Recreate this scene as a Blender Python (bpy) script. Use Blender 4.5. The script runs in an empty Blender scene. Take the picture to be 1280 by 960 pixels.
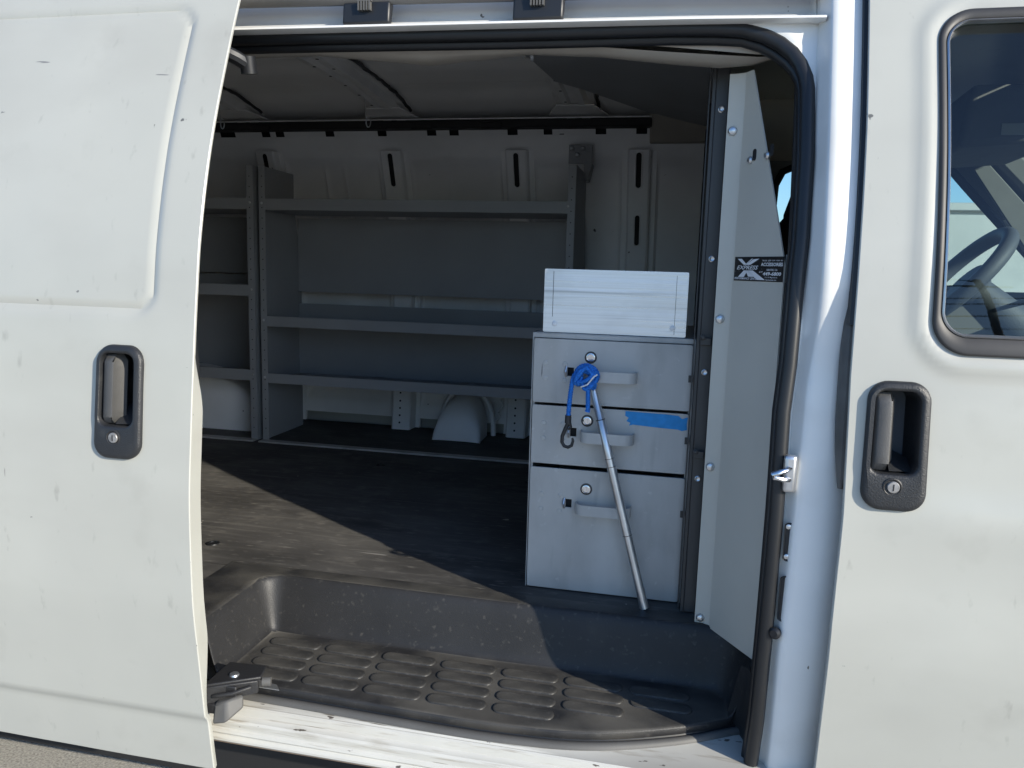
import bpy, bmesh, math, random
from mathutils import Vector, Matrix, noise
from mathutils.geometry import tessellate_polygon
R = math.radians
random.seed(7)
S = bpy.context.scene
COL = S.collection

# ------------------------------------------------------------------ camera, sky, sun, exposure
CAM = Vector((0.0, -1.2, 1.375))
def make_camera():
    p, w, r = R(8.35), R(12.14), R(1.61)
    f = Vector((-math.sin(w)*math.cos(p), math.cos(w)*math.cos(p), -math.sin(p)))
    rt = Vector((math.cos(w), math.sin(w), 0)); up = rt.cross(f)
    r0 = math.cos(r)*rt + math.sin(r)*up; u0 = -math.sin(r)*rt + math.cos(r)*up
    c = bpy.data.cameras.new('camera'); o = bpy.data.objects.new('camera', c); COL.objects.link(o)
    m = Matrix((r0, u0, -f)).transposed().to_4x4(); m.translation = CAM
    o.matrix_world = m
    c.sensor_width = 36; c.lens = 975/1280*36; c.clip_start = .02; c.clip_end = 3000
    S.camera = o
make_camera()
SUN = Vector((2.11, -1.22, 1.0)).normalized()
wd = bpy.data.worlds.new('World'); S.world = wd; wd.use_nodes = True
_t = wd.node_tree.nodes.new('ShaderNodeTexSky'); _t.sky_type = 'NISHITA'; _t.sun_disc = False; _t.ozone_density = 6.0; _t.dust_density = .6
_t.sun_elevation = math.asin(SUN.z); _t.sun_rotation = math.atan2(SUN.x, SUN.y)
wd.node_tree.links.new(_t.outputs[0], wd.node_tree.nodes['Background'].inputs[0])
wd.node_tree.nodes['Background'].inputs[1].default_value = 0.13
_l = bpy.data.lights.new('sun', 'SUN'); _l.energy = 3.3; _l.angle = R(.5); _l.color = (1, .925, .79)
_o = bpy.data.objects.new('sun', _l); COL.objects.link(_o); _o.rotation_euler = SUN.to_track_quat('Z', 'Y').to_euler()
S.view_settings.view_transform = 'Standard'; S.view_settings.look = 'None'
S.view_settings.exposure = 0.90; S.view_settings.gamma = 1; S.view_settings.use_curve_mapping = False
S.cycles.max_bounces = 10; S.cycles.diffuse_bounces = 6; S.cycles.transparent_max_bounces = 12

# ------------------------------------------------------------------ materials
def mat(name, base, rough=.5, metal=0., var=0., vscale=6., stretch=(1, 1, 1), coat=0., spec=.5,
        bump=0., bscale=80., bdist=.004, specks=None, dust=None, rvar=0., updust=None):
    m = bpy.data.materials.new(name); m.use_nodes = True
    nt = m.node_tree; N = nt.nodes; L = nt.links; b = N['Principled BSDF']
    b.inputs['Base Color'].default_value = (*base, 1); b.inputs['Roughness'].default_value = rough
    b.inputs['Metallic'].default_value = metal; b.inputs['Specular IOR Level'].default_value = spec
    b.inputs['Coat Weight'].default_value = coat; b.inputs['Coat Roughness'].default_value = .12
    tc = N.new('ShaderNodeTexCoord')
    def tex(scale, detail=4, st=(1, 1, 1), rot=(0, 0, 0), off=(0, 0, 0)):
        mp = N.new('ShaderNodeMapping'); mp.inputs['Scale'].default_value = st; mp.inputs['Rotation'].default_value = rot
        mp.inputs['Location'].default_value = off
        L.new(tc.outputs['Object'], mp.inputs['Vector'])
        t = N.new('ShaderNodeTexNoise'); t.inputs['Scale'].default_value = scale; t.inputs['Detail'].default_value = detail
        L.new(mp.outputs[0], t.inputs['Vector']); return t.outputs['Fac']
    def ramp(src, lo, hi):
        r = N.new('ShaderNodeMapRange'); r.inputs['From Min'].default_value = lo; r.inputs['From Max'].default_value = hi
        L.new(src, r.inputs['Value']); return r.outputs['Result']
    def mix(fac, a, bcol):
        x = N.new('ShaderNodeMix'); x.data_type = 'RGBA'
        L.new(fac, x.inputs['Factor'])
        if isinstance(a, tuple): x.inputs['A'].default_value = (*a, 1)
        else: L.new(a, x.inputs['A'])
        x.inputs['B'].default_value = (*bcol, 1); return x.outputs['Result']
    col = base
    if var:
        f = ramp(tex(vscale, 6, stretch), .3, .7)
        col = mix(f, tuple(c*(1-var) for c in base), tuple(min(1, c*(1+var)) for c in base))
        if rvar:
            rr = N.new('ShaderNodeMapRange'); rr.inputs['To Min'].default_value = rough-rvar; rr.inputs['To Max'].default_value = rough+rvar
            L.new(f, rr.inputs['Value']); L.new(rr.outputs['Result'], b.inputs['Roughness'])
    for d in (dust or []):          # (scale, stretch, lo, hi, colour)
        col = mix(ramp(tex(d[0], 8, d[1], off=(3.1, 1.7, .4)), d[2], d[3]), col, d[4])
    for k, d in enumerate(specks or []):   # (scale, stretch, rot, threshold, colour)
        col = mix(ramp(tex(d[0], 3, d[1], d[2], off=(k*2.3, 1, k)), d[3], d[3]+.015), col, d[4])
    if updust:
        ge = N.new('ShaderNodeNewGeometry'); sx = N.new('ShaderNodeSeparateXYZ'); L.new(ge.outputs['True Normal'], sx.inputs[0])
        ab_ = N.new('ShaderNodeMath'); ab_.operation = 'ABSOLUTE'; L.new(sx.outputs['Z'], ab_.inputs[0])
        f1 = ramp(ab_.outputs[0], .75, .98); f2 = ramp(tex(updust[0], 8, updust[1]), updust[2], updust[3])
        mu = N.new('ShaderNodeMath'); mu.operation = 'MULTIPLY'; L.new(f1, mu.inputs[0]); L.new(f2, mu.inputs[1])
        col = mix(mu.outputs[0], col, updust[4])
    if not isinstance(col, tuple): L.new(col, b.inputs['Base Color'])
    if bump:
        bn = N.new('ShaderNodeBump'); bn.inputs['Strength'].default_value = bump; bn.inputs['Distance'].default_value = bdist
        L.new(tex(bscale, 3), bn.inputs['Height']); L.new(bn.outputs[0], b.inputs['Normal'])
    return m
M = {}
SCR = (.12, .12, .11)
M['paint'] = mat('white_paint', (.438, .438, .394), .36, var=.045, vscale=3, coat=.4, rvar=.05, bump=.01, bscale=30,
    dust=[(2.2, (1, 1, 2), .48, .80, (.39, .385, .345)), (9, (1, 1, 1), .60, .82, (.38, .375, .335)), (45, (1, 1, .4), .66, .78, (.34, .335, .30))],
    specks=[(26, (1, 1, 1), (0, 0, 0), .755, SCR), (60, (.10, 1, 1), (0, .8, 0), .765, (.2, .2, .19)), (70, (1, 1, .09), (0, -.35, .3), .765, (.25, .24, .22)), (90, (.5, 1, 1), (0, .3, 0), .77, (.17, .17, .16))])
M['jamb'] = mat('jamb_paint', (.75, .745, .715), .35, var=.04, vscale=7, coat=.3, bump=.012, bscale=40,
    specks=[(38, (1, 1, .5), (0, .3, 0), .75, (.16, .14, .11))], dust=[(5, (1, 1, 1), .55, .85, (.58, .57, .53))])
M['sill'] = mat('sill_paint', (.53, .52, .475), .45, var=.05, vscale=9, coat=.15,
    dust=[(7, (.25, 1, 1), .48, .8, (.42, .39, .33)), (20, (.3, 1, 2), .57, .78, (.30, .27, .21)), (60, (.15, 1, 3), .58, .72, (.34, .31, .26))],
    specks=[(60, (.5, 1, 1), (0, 0, 0), .685, (.10, .085, .07)), (45, (.10, 1, 4), (0, 0, 0), .70, (.16, .14, .11))])
M['inner_white'] = mat('interior_white', (.84, .84, .83), .5, var=.06, vscale=5, specks=[(30, (1, 1, 1), (0, 0, 0), .74, (.12, .12, .12))],
    dust=[(3, (1, 1, 1), .5, .9, (.66, .65, .63))])
M['roof_in'] = mat('roof_inside', (.85, .845, .83), .55, var=.06, vscale=4)
M['galv'] = mat('bow_metal', (.80, .795, .78), .5, metal=.1, var=.1, vscale=9)
M['shelf'] = mat('shelf_grey', (.30, .31, .32), .42, var=.06, vscale=5, specks=[(40, (.3, 1, 1), (0, 0, 0), .76, (.33, .33, .33))], spec=.4)
M['grey'] = mat('cabinet_grey', (.41, .405, .385), .38, var=.13, vscale=6, rvar=.08, spec=.5,
    dust=[(6, (1, 1, .35), .50, .80, (.54, .535, .51)), (14, (1, 1, .4), .56, .80, (.30, .295, .28)), (60, (1, 1, 1), .66, .76, (.50, .50, .48)), (4, (1.8, 1, .25), .58, .85, (.28, .27, .24)), (30, (1, 1, .15), .62, .8, (.33, .325, .31))],
    specks=[(55, (1, 1, 1), (0, 0, 0), .73, (.40, .40, .39)), (50, (1, 1, .10), (0, .45, 0), .75, (.09, .09, .09)), (60, (1, 1, .08), (0, -.6, 0), .78, (.56, .56, .54))])
M['wing'] = mat('wing_grey', (.57, .545, .475), .42, var=.06, vscale=4, specks=[(30, (1, 1, .2), (.3, .9, 0), .765, (.05, .05, .05))],
    dust=[(5, (1, 1, 1), .62, .9, (.56, .56, .54))])
M['post'] = mat('post_grey', (.045, .045, .045), .45, var=.1, vscale=6)
M['alu'] = mat('aluminium', (.74, .745, .75), .36, metal=.85, var=.13, vscale=14, stretch=(.08, 1, 22), rvar=.12, bump=.15, bscale=90, bdist=.0004,
    dust=[(9, (.6, 1, 1), .50, .80, (.56, .56, .56)), (24, (.05, 1, 6), .55, .75, (.90, .90, .90)), (30, (.06, 1, 5), .60, .75, (.45, .45, .45))],
    specks=[(30, (.3, 1, 1), (0, .8, 0), .755, (.1, .1, .1))])
M['zinc'] = mat('zinc', (.62, .63, .64), .32, metal=.9, var=.1, vscale=20)
M['galv2'] = mat('lock_metal', (.34, .33, .32), .45, metal=.6, var=.25, vscale=150)
M['chrome'] = mat('chrome', (.75, .75, .75), .15, metal=1)
M['floor'] = mat('floor_rubber', (.075, .072, .068), .62, var=.25, vscale=6, stretch=(.5, 2, 1), bump=.10, bscale=35, spec=.2,
    dust=[(5, (.7, 1.5, 1), .44, .84, (.125, .12, .11)), (30, (.2, 2, 1), .52, .85, (.165, .157, .143)), (16, (1, 1.3, 1), .56, .80, (.15, .142, .128)), (3.5, (1, 1.2, 1), .50, .85, (.038, .037, .036)), (80, (.3, 1.2, 1), .58, .75, (.17, .16, .145))],
    specks=[(22, (1, 1, 1), (0, 0, 0), .76, (.40, .37, .31)), (16, (.12, 2, 1), (0, 0, .5), .775, (.24, .23, .21)), (16, (2, .12, 1), (0, 0, .3), .765, (.28, .26, .23))])
M['step'] = mat('step_plastic', (.026, .026, .027), .46, var=.15, vscale=8, bump=.6, bscale=420, bdist=.0007, spec=.34, updust=(7, (1, 1.4, 1), .36, .72, (.115, .108, .094)),
    dust=[(5, (1, 1, .5), .54, .88, (.105, .097, .083)), (90, (1, 1, 1), .60, .80, (.07, .067, .062))],
    specks=[(40, (1, 1, .07), (.5, .3, .2), .79, (.17, .155, .12)), (40, (.1, 1, 1), (0, .3, .8), .80, (.19, .175, .15))])
M['pad'] = mat('step_pad', (.030, .030, .030), .48, spec=.36, var=.15, vscale=9, bump=.6, bscale=420, bdist=.0007, updust=(7, (1, 1.4, 1), .36, .72, (.115, .108, .094)),
    dust=[(5, (1, 1, .5), .54, .88, (.105, .097, .083)), (90, (1, 1, 1), .58, .78, (.10, .095, .088))])
M['black'] = mat('black_plastic', (.022, .022, .023), .5, var=.1, vscale=9, bump=.15, bscale=260)
M['bezel'] = mat('bezel_plastic', (.019, .020, .022), .44, var=.12, vscale=14, bump=.22, bscale=420,
    dust=[(20, (1, 1, 1), .58, .85, (.055, .054, .052))])
M['grip'] = mat('grip_plastic', (.075, .074, .072), .50, var=.1, vscale=25, bump=.12, bscale=400,
    dust=[(18, (1, 1, 1), .55, .85, (.12, .115, .11))])
M['rubber'] = mat('seal_rubber', (.013, .014, .016), .42, var=.1, vscale=15)
M['rubber_grey'] = mat('dusty_rubber', (.095, .093, .088), .6, var=.25, vscale=14, stretch=(.3, 1, 1))
M['glazing_rubber'] = mat('glazing_rubber', (.032, .031, .031), .5, var=.3, vscale=12, stretch=(1, 1, .4))
M['dark'] = mat('dark_void', (.012, .012, .013), .7)
M['tan'] = mat('tan_trim', (.36, .33, .285), .75, var=.05, vscale=12, bump=.1, bscale=300)
M['blue_rope'] = mat('blue_cord', (.012, .16, .56), .75, var=.3, vscale=300, bump=.5, bscale=500)
M['white_rope'] = mat('white_twine', (.75, .75, .73), .8)
M['tape'] = mat('blue_tape', (.025, .25, .58), .75, var=.12, vscale=60)
M['white_ink'] = mat('white_ink', (.8, .8, .8), .5)
M['sticker'] = mat('black_vinyl', (.012, .012, .013), .35, specks=[(420, (1, 1, 1), (0, 0, 0), .72, (.45, .45, .43))])
M['rust'] = mat('rusty_seam', (.30, .22, .16), .7, var=.2, vscale=18, stretch=(.3, 1, 1))
M['asphalt'] = mat('asphalt', (.40, .385, .35), .9, var=.4, vscale=160, bump=.7, bscale=260, dust=[(120, (1, 1, 1), .55, .7, (.48, .46, .42))])
M['concrete'] = mat('concrete', (.56, .545, .48), .85, var=.08, vscale=2, dust=[(1.2, (1, 1, .3), .5, .9, (.44, .43, .38))])
M['wood'] = mat('pole_wood', (.09, .065, .045), .85, var=.2, vscale=8, stretch=(3, 3, .3))
M['seat'] = mat('black_fabric', (.016, .017, .02), .85, var=.2, vscale=60, bump=.3, bscale=300)
M['dash'] = mat('dash_grey', (.085, .09, .10), .6, var=.06, vscale=10, bump=.2, bscale=250)
M['liner'] = mat('cab_lining', (.21, .205, .19), .85, var=.05, vscale=20)
M['tyre'] = mat('tyre_rubber', (.018, .018, .018), .8, var=.2, vscale=20)
M['tread_dirt'] = M['pad']
def glass(name, tint, gl=.0):
    m = bpy.data.materials.new(name); m.use_nodes = True; nt = m.node_tree; N = nt.nodes; L = nt.links
    N.remove(N['Principled BSDF'])
    t = N.new('ShaderNodeBsdfTransparent'); t.inputs[0].default_value = (*tint, 1)
    g = N.new('ShaderNodeBsdfGlossy'); g.inputs['Roughness'].default_value = .01; g.inputs[0].default_value = (1, 1, 1, 1)
    f = N.new('ShaderNodeFresnel'); f.inputs[0].default_value = 1.52
    a = N.new('ShaderNodeMath'); a.operation = 'MULTIPLY_ADD'; a.inputs[1].default_value = 1.15; a.inputs[2].default_value = gl
    L.new(f.outputs[0], a.inputs[0])
    x = N.new('ShaderNodeMixShader'); L.new(a.outputs[0], x.inputs[0]); L.new(t.outputs[0], x.inputs[1]); L.new(g.outputs[0], x.inputs[2])
    L.new(x.outputs[0], N['Material Output'].inputs[0]); return m
M['glass'] = glass('door_glass', (.66, .79, .80)); M['windshield'] = glass('windshield_glass', (.80, .88, .86))

# ------------------------------------------------------------------ object helpers
def wloc(o):
    v = Vector((0, 0, 0))
    while o is not None: v += o.location; o = o.parent
    return v
def tag(o, label, cat, group=None):
    o['label'] = label; o['category'] = cat
    if group: o['group'] = group
    return o
def thing(name, label, cat, loc, group=None):
    o = bpy.data.objects.new(name, None); COL.objects.link(o); o.location = loc; o.empty_display_size = .1
    return tag(o, label, cat, group)
def link(name, me, parent=None, loc=None, rot=None):
    o = bpy.data.objects.new(name, me); COL.objects.link(o); base = Vector((0, 0, 0))
    if parent is not None: o.parent = parent; base = wloc(parent)
    o.location = (Vector(loc) if loc is not None else Vector((0, 0, 0))) - base
    if rot is not None: o.rotation_euler = rot
    return o
class MB:
    def __init__(s): s.v = []; s.f = []
    def add(s, pts): i = len(s.v); s.v += [tuple(p) for p in pts]; return i
    def face(s, pts): i = s.add(pts); s.f.append(tuple(range(i, i+len(pts)))); return s
    def grid(s, rows, closed=False, skip=None):
        n = len(rows[0]); i = s.add([p for r in rows for p in r])
        for a in range(len(rows)-1):
            for b in range(n if closed else n-1):
                if skip and skip(a, b): continue
                c = (b+1) % n
                s.f.append((i+a*n+b, i+a*n+c, i+(a+1)*n+c, i+(a+1)*n+b))
        return s
    def rings(s, rings, cap0=False, cap1=False):
        n = len(rings[0]); i = s.add([p for r in rings for p in r])
        for a in range(len(rings)-1):
            for b in range(n):
                c = (b+1) % n; s.f.append((i+a*n+b, i+a*n+c, i+(a+1)*n+c, i+(a+1)*n+b))
        if cap0: s.f.append(tuple(range(i, i+n)))
        if cap1: s.f.append(tuple(range(i+(len(rings)-1)*n, i+len(rings)*n)))
        return s
    def box(s, x0, x1, y0, y1, z0, z1):
        a = [(x0, y0), (x1, y0), (x1, y1), (x0, y1)]
        return s.rings([[(x, y, z0) for x, y in a], [(x, y, z1) for x, y in a]], True, True)
    def hexa(s, lo, hi):       # two quads
        return s.rings([lo, hi], True, True)
    def tube(s, path, r, n=8, closed=False, sq=None, caps=True):
        P = [Vector(p) for p in path]; rings = []; m = len(P); up = None
        for k in range(m):
            if closed: t = P[(k+1) % m]-P[k-1]
            else: t = P[min(k+1, m-1)]-P[max(k-1, 0)]
            t.normalize()
            if up is None:
                up = Vector((0, 0, 1)) if abs(t.z) < .9 else Vector((0, 1, 0))
            side = t.cross(up)
            if side.length < 1e-6: side = t.cross(Vector((1, .3, 0)))
            side.normalize(); up = side.cross(t).normalized()
            rr = r[k] if isinstance(r, (list, tuple)) else r
            ra, rb = (rr, rr) if sq is None else (rr*sq[0], rr*sq[1])
            rings.append([P[k]+side*(ra*math.cos(2*math.pi*j/n))+up*(rb*math.sin(2*math.pi*j/n)) for j in range(n)])
        if closed: rings.append(rings[0])
        return s.rings(rings, caps and not closed, caps and not closed)
    def cyl(s, p0, p1, r, n=16, r1=None):
        return s.tube([p0, p1], [r, r if r1 is None else r1], n)
    def lathe(s, c, axis, prof_, n=20):     # prof: (radius, distance along axis)
        ax = Vector(axis).normalized(); u = ax.orthogonal().normalized(); w = ax.cross(u); c = Vector(c)
        return s.rings([[c+ax*d+(u*math.cos(2*math.pi*j/n)+w*math.sin(2*math.pi*j/n))*r for j in range(n)] for r, d in prof_], True, True)
    def plate(s, outline, holes, f0, f1):   # 2-D outline with holes, swept between two maps (a,b)->xyz
        loops = [list(outline)]+[list(h) for h in holes]
        flat = [p for l in loops for p in l]
        tris = tessellate_polygon([[Vector((p[0], p[1], 0)) for p in l] for l in loops])
        i = s.add([f0(*p) for p in flat]); j = s.add([f1(*p) for p in flat])
        for t in tris:
            s.f.append(tuple(i+k for k in t)); s.f.append(tuple(j+k for k in reversed(t)))
        o = 0
        for l in loops:
            n = len(l)
            for k in range(n):
                a, b = o+k, o+(k+1) % n; s.f.append((i+a, i+b, j+b, j+a))
            o += n
        return s
    def mesh(s, name, m, angle=35, recalc=True):
        me = bpy.data.meshes.new(name); me.from_pydata([tuple(v) for v in s.v], [], s.f)
        bm = bmesh.new(); bm.from_mesh(me)
        bmesh.ops.remove_doubles(bm, verts=bm.verts, dist=1e-6)
        if recalc: bmesh.ops.recalc_face_normals(bm, faces=bm.faces)
        bm.to_mesh(me); bm.free()
        me.materials.append(M[m] if isinstance(m, str) else m)
        if angle:
            for p in me.polygons: p.use_smooth = True
            me.set_sharp_from_angle(angle=R(angle))
        me.update(); return me
    def build(s, name, m, parent=None, bevel=0, angle=35, seg=2, recalc=True):
        o = link(name, s.mesh(name, m, angle, recalc), parent)
        if bevel:
            b = o.modifiers.new('bevel', 'BEVEL'); b.width = bevel; b.segments = seg; b.limit_method = 'ANGLE'; b.angle_limit = R(40)
        if name in STUFF: o['kind'] = 'stuff'
        return o
STUFF = {'chipped_paint', 'bow_hole', 'rib_hole', 'upright_hole'}
def lerp(a, b, t): return a+(b-a)*t
def interp(x, X, Y):
    if x <= X[0]: return Y[0]
    for k in range(len(X)-1):
        if x <= X[k+1]: return lerp(Y[k], Y[k+1], (x-X[k])/(X[k+1]-X[k]))
    return Y[-1]
def sstep(a, b, x):
    t = min(1, max(0, (x-a)/(b-a))); return t*t*(3-2*t)
def rrect(cx, cz, w, h, r, n=6, taper=0., m=0):
    pts = []
    for sx, sz, a0 in ((1, 1, 0), (-1, 1, 90), (-1, -1, 180), (1, -1, 270)):
        for k in range(n+1):
            a = R(a0+90*k/n)
            u = sx*(w/2-r)+r*math.cos(a); v = sz*(h/2-r)+r*math.sin(a)
            pts.append((cx+u*(1+taper*v/h), cz+v))
    if m:
        q = []
        for k, p in enumerate(pts):
            q.append(p)
            if k % (n+1) == n:
                b = pts[(k+1) % len(pts)]
                q += [(p[0]+(b[0]-p[0])*t/(m+1), p[1]+(b[1]-p[1])*t/(m+1)) for t in range(1, m+1)]
        pts = q
    return pts
def inside_rrect(x, z, cx, cz, w, h, r):
    dx = abs(x-cx)-(w/2-r); dz = abs(z-cz)-(h/2-r)
    return math.hypot(max(dx, 0), max(dz, 0))+min(max(dx, dz), 0)-r
# section of the body side: how far the outer skin stands inward at height z (belt line near 0, roof leaning in)
PZ = [.30, .44, .486, .584, .708, .802, .9, .968, 1.021, 1.121, 1.196, 1.285, 1.395, 1.485, 1.564, 1.645, 1.729, 1.816, 1.90, 1.96]
PY = [.075, .038, .030, .018, .004, -.007, -.008, -.007, -.004, .006, .014, .024, .039, .058, .080, .108, .140, .175, .215, .26]
def prof(z):
    return (interp(z-.03, PZ, PY)+2*interp(z, PZ, PY)+interp(z+.03, PZ, PY))/4
WIDE = 1.96
def cordpath(path, r, step=.0012, amp=.10):
    P_ = [Vector(p) for p in path]; out = []
    for k in range(len(P_)-1):
        p0, p1, p2, p3 = P_[max(k-1, 0)], P_[k], P_[k+1], P_[min(k+2, len(P_)-1)]
        n = max(2, int((p2-p1).length/step))
        for j in range(n):
            t = j/n; out.append(.5*((2*p1)+(p2-p0)*t+(2*p0-5*p1+4*p2-p3)*t*t+(3*p1-p0-3*p2+p3)*t**3))
    out.append(P_[-1])
    return out, [r*(1+amp*math.sin(k*1.6)) for k in range(len(out))]
def frange(a, b, n): return [a+(b-a)*k/(n-1) for k in range(n)]

# ------------------------------------------------------------------ ground and surroundings
g = MB(); g.grid([[(x, y, 0) for x in (-400, -20, -3, 3, 20, 400)] for y in (-400, -20, -3, 3, 20, 400)])
gr = g.build('ground', 'asphalt', None, angle=0); gr['kind'] = 'structure'
wall = thing('block_wall', 'long pale concrete wall across the lot beyond the van', 'wall', (12, 10.2, 0))
MB().box(2.3, 32, 10.08, 10.3, 0, 2.28).build('wall_core', 'concrete', wall)
pm = MB().box(-1.19, 1.19, -.04, .04, .01, 1.09).mesh('panel', 'concrete')
for k in range(12):
    for j in range(2):
        link('wall_panel', pm, wall, (3.5+2.4*k, 10.04+random.uniform(-.004, .004), .02+j*1.12))
MB().box(2.2, 32.1, 9.98, 10.34, 2.28, 2.38).build('coping', 'concrete', wall, bevel=.01)

up_ = thing('utility_pole', 'wooden utility pole with crossarm and wires mirrored in the cab window', 'utility pole', (11.2, -26, 0))
m = MB(); m.tube([(11.0, -26, 0), (10.2, -26, 5), (9.4, -26, 9.9)], [.17, .15, .12], 12); m.build('post', 'wood', up_)
MB().box(7.6, 10.5, -26.2, -26.08, 9.25, 9.4).build('crossarm', 'wood', up_, bevel=.01)
m = MB(); m.tube([(9.4, -26.2, 9.8), (8.8, -26.4, 10.0), (8.1, -26.6, 9.95)], .05, 8); m.build('lamp_arm', 'dark', up_)
for z, y in ((8.55, -26.1), (8.2, -26.0), (7.6, -26.0), (7.0, -26.0), (6.5, -25.9), (6.1, -25.9)):
    m = MB(); m.tube([(x, y, z-.9*(1-((x+14)/26)**2) if x < 12 else z) for x in frange(-38, 38, 40)], .022, 5); m.build('wire', 'dark', up_)

# ------------------------------------------------------------------ the van
van = thing('cargo_van', 'white cargo van with its sliding side door standing open', 'van', (0, .98, 0))
def P(mb, name, m, parent=None, **k): return mb.build(name, m, parent or van, **k)

# --- doors
def door_skin(name, x0f, x1, z0, z1, off, feature, holes, dx=.008, dz=.008, rim=None, inner=.03):
    nx = int((x1-min(x0f(z0), x0f(z1)))/dx); nz = int((z1-z0)/dz)
    zs = frange(z0, z1, nz); us = frange(0, 1, nx)
    X = lambda u, z: lerp(x0f(z), x1(z) if callable(x1) else x1, u)
    def pt(u, z):
        x = X(u, z); return (x, prof(z)+off+feature(x, z), z)
    rows = [[pt(u, z) for u in us] for z in zs]
    def skip(a, b):
        z = (zs[a]+zs[a+1])/2; x = X((us[b]+us[b+1])/2, z)
        return any(inside_rrect(x, z, *h) < 0 for h in holes)
    m = MB(); m.grid(rows, skip=skip)
    # folded edge all round
    loop = rows[0][:-1]+[r[-1] for r in rows[:-1]]+rows[-1][:0:-1]+[r[0] for r in rows[:0:-1]]
    cxm = sum(p[0] for p in loop)/len(loop); czm = sum(p[2] for p in loop)/len(loop)
    def edge(p, d, ins):
        x, y, z = p
        sx = ins if x < cxm else -ins; 
        on_side = abs(x-x0f(z)) < 1e-5 or abs(x-(x1)) < 1e-5
        on_tb = abs(z-z0) < 1e-5 or abs(z-z1) < 1e-5
        return (x+(sx if on_side else 0), y+d, z+((ins if z < czm else -ins) if on_tb else 0))
    rg = [loop, [edge(p, .0015, -.0015) for p in loop], [edge(p, .005, -.0012) for p in loop]]
    rg.append([edge(p, rim(p[2]) if rim else inner, .001) for p in loop])
    rg.append([edge(p, (rim(p[2]) if rim else inner)+.003, .016) for p in loop])
    m.rings(rg)
    return m
def bump_line(d, w): return math.exp(-(d/w)**2)
# sliding door, pushed back and standing 10 cm proud of the body
SDX = -.770
def groove_d(x, z):      # distance to the stamped line of the upper panel
    lean = .030*max(0, (z-1.3)/.5)*0
    d = inside_rrect(x, z, -1.4, 1.547, 1.10, .51, .035)
    return d
def sd_feature(x, z):
    d = groove_d(x, z)
    y = .0052*bump_line(d, .0052) + (.0022 if d < 0 else 0)*sstep(0, .012, -d)
    y += (.0075*(1-sstep(.579, .590, z)))                        # lower crease
    y += .0016*noise.noise(Vector((x*2.2, z*2.2, 3.3))) + .0005*noise.noise(Vector((x*9, z*9, 1)))
    y -= .0012*bump_line(math.hypot(x+.84, (z-1.0)*1.0), .06)   # shallow dent
    return y
def sd_rim(z): return .006+.028*sstep(1.24, 1.12, z) if z > .9 else .012+.022*sstep(.60, .75, z)
HB = (-.902, 1.140)          # handle centres
HF = (.315, 1.136)
sd = P(door_skin('sliding_door', lambda z: -1.95, SDX, .478, 1.90, -.10, sd_feature, [(HB[0], HB[1], .080, .176, .028)], rim=sd_rim), 'sliding_door', 'paint', recalc=False)
# inner side of the sliding door
zi = sorted(frange(.50, 1.88, 24)+[1.045, 1.235])
xi = (-1.93, -.955, -.850, SDX-.014)
m = MB(); m.grid([[(x, prof(z)-.10+sd_rim(z)+.002, z) for x in xi] for z in zi], skip=lambda a, b: b == 1 and 1.045 <= (zi[a]+zi[a+1])/2 <= 1.235)
P(m, 'inner_panel', 'jamb', sd)
def handle(door, c, off, lock_u):
    cx, cz = c
    def mp(pts, w): return [(x, prof(z)+off-w, z) for x, z in pts]
    n = 8
    oc = (cx-.003, cz+.020, .064, .120)
    m = MB()
    outer = lambda g: rrect(cx, cz, .087+2*g, .188+2*g, .028+g, n, -.05)
    hole = lambda g: rrect(oc[0], oc[1], oc[2]+2*g, oc[3]+2*g, .016+g*.7, n, -.03)
    m.rings([mp(outer(0), -.004), mp(outer(0), .004), mp(outer(-.0012), .0075), mp(outer(-.004), .0095), mp(outer(-.009), .0105), mp(hole(.005), .0105), mp(hole(.0018), .0098),
             mp(hole(0), .007), mp(hole(-.0005), -.022), mp(hole(-.006), -.055)], False, True)
    P(m, 'handle_bezel', 'bezel', door, angle=50)
    gz0, gz1 = oc[1]-.057, oc[1]+.057; gx0, gx1 = oc[0]-.0295, oc[0]-.0065
    m = MB(); prf = [(gx0, -.004), (gx0+.002, .003), (gx0+.006, .0065), (gx1-.002, .0085), (gx1, .0075), (gx1+.001, -.004), (gx1+.009, -.016), (gx0, -.016)]
    rows = []
    for z in frange(gz0, gz1, 11):
        e = sstep(0, .012, min(z-gz0, gz1-z)); rows.append([(x if k not in (4, 5, 6) else lerp(x-.008, x, e), prof(z)+off-(w*e+(1-e)*min(w, -.002)), z) for k, (x, w) in enumerate(prf)])
    m.rings(rows, True, True)
    P(m, 'handle_grip', 'grip', door, angle=40)
    m = MB()     # sloping floor of the pocket
    z = oc[1]-.058
    m.face([(oc[0]-.004, prof(z)+off-.002, z+.001), (oc[0]+.029, prof(z)+off+.004, z+.001), (oc[0]+.027, prof(z)+off+.036, z+.016), (oc[0]-.004, prof(z)+off+.036, z+.030)])
    P(m, 'pocket_ramp', 'bezel', door)
    lz = cz-.058; ly = prof(lz)+off-.0105; lx = cx+lock_u
    m = MB(); m.lathe((lx, ly, lz), (0, -1, 0), [(.0135, -.004), (.0135, .0006), (.0120, .0014), (.0105, .0006), (.0095, -.001)], 24)
    P(m, 'lock_ring', 'black', door)
    m = MB(); m.lathe((lx+.001, ly, lz), (0, -1, 0), [(.0085, -.004), (.0085, .0022), (.0078, .0030), (.003, .0032)], 20)
    P(m, 'lock_cylinder', 'galv2', door)
    m = MB(); m.box(lx+.0002, lx+.0018, ly-.0037, ly-.0031, lz-.0048, lz+.0048); P(m, 'key_slot', 'dark', door)
handle(sd, HB, -.10+.001, -.004)
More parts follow.
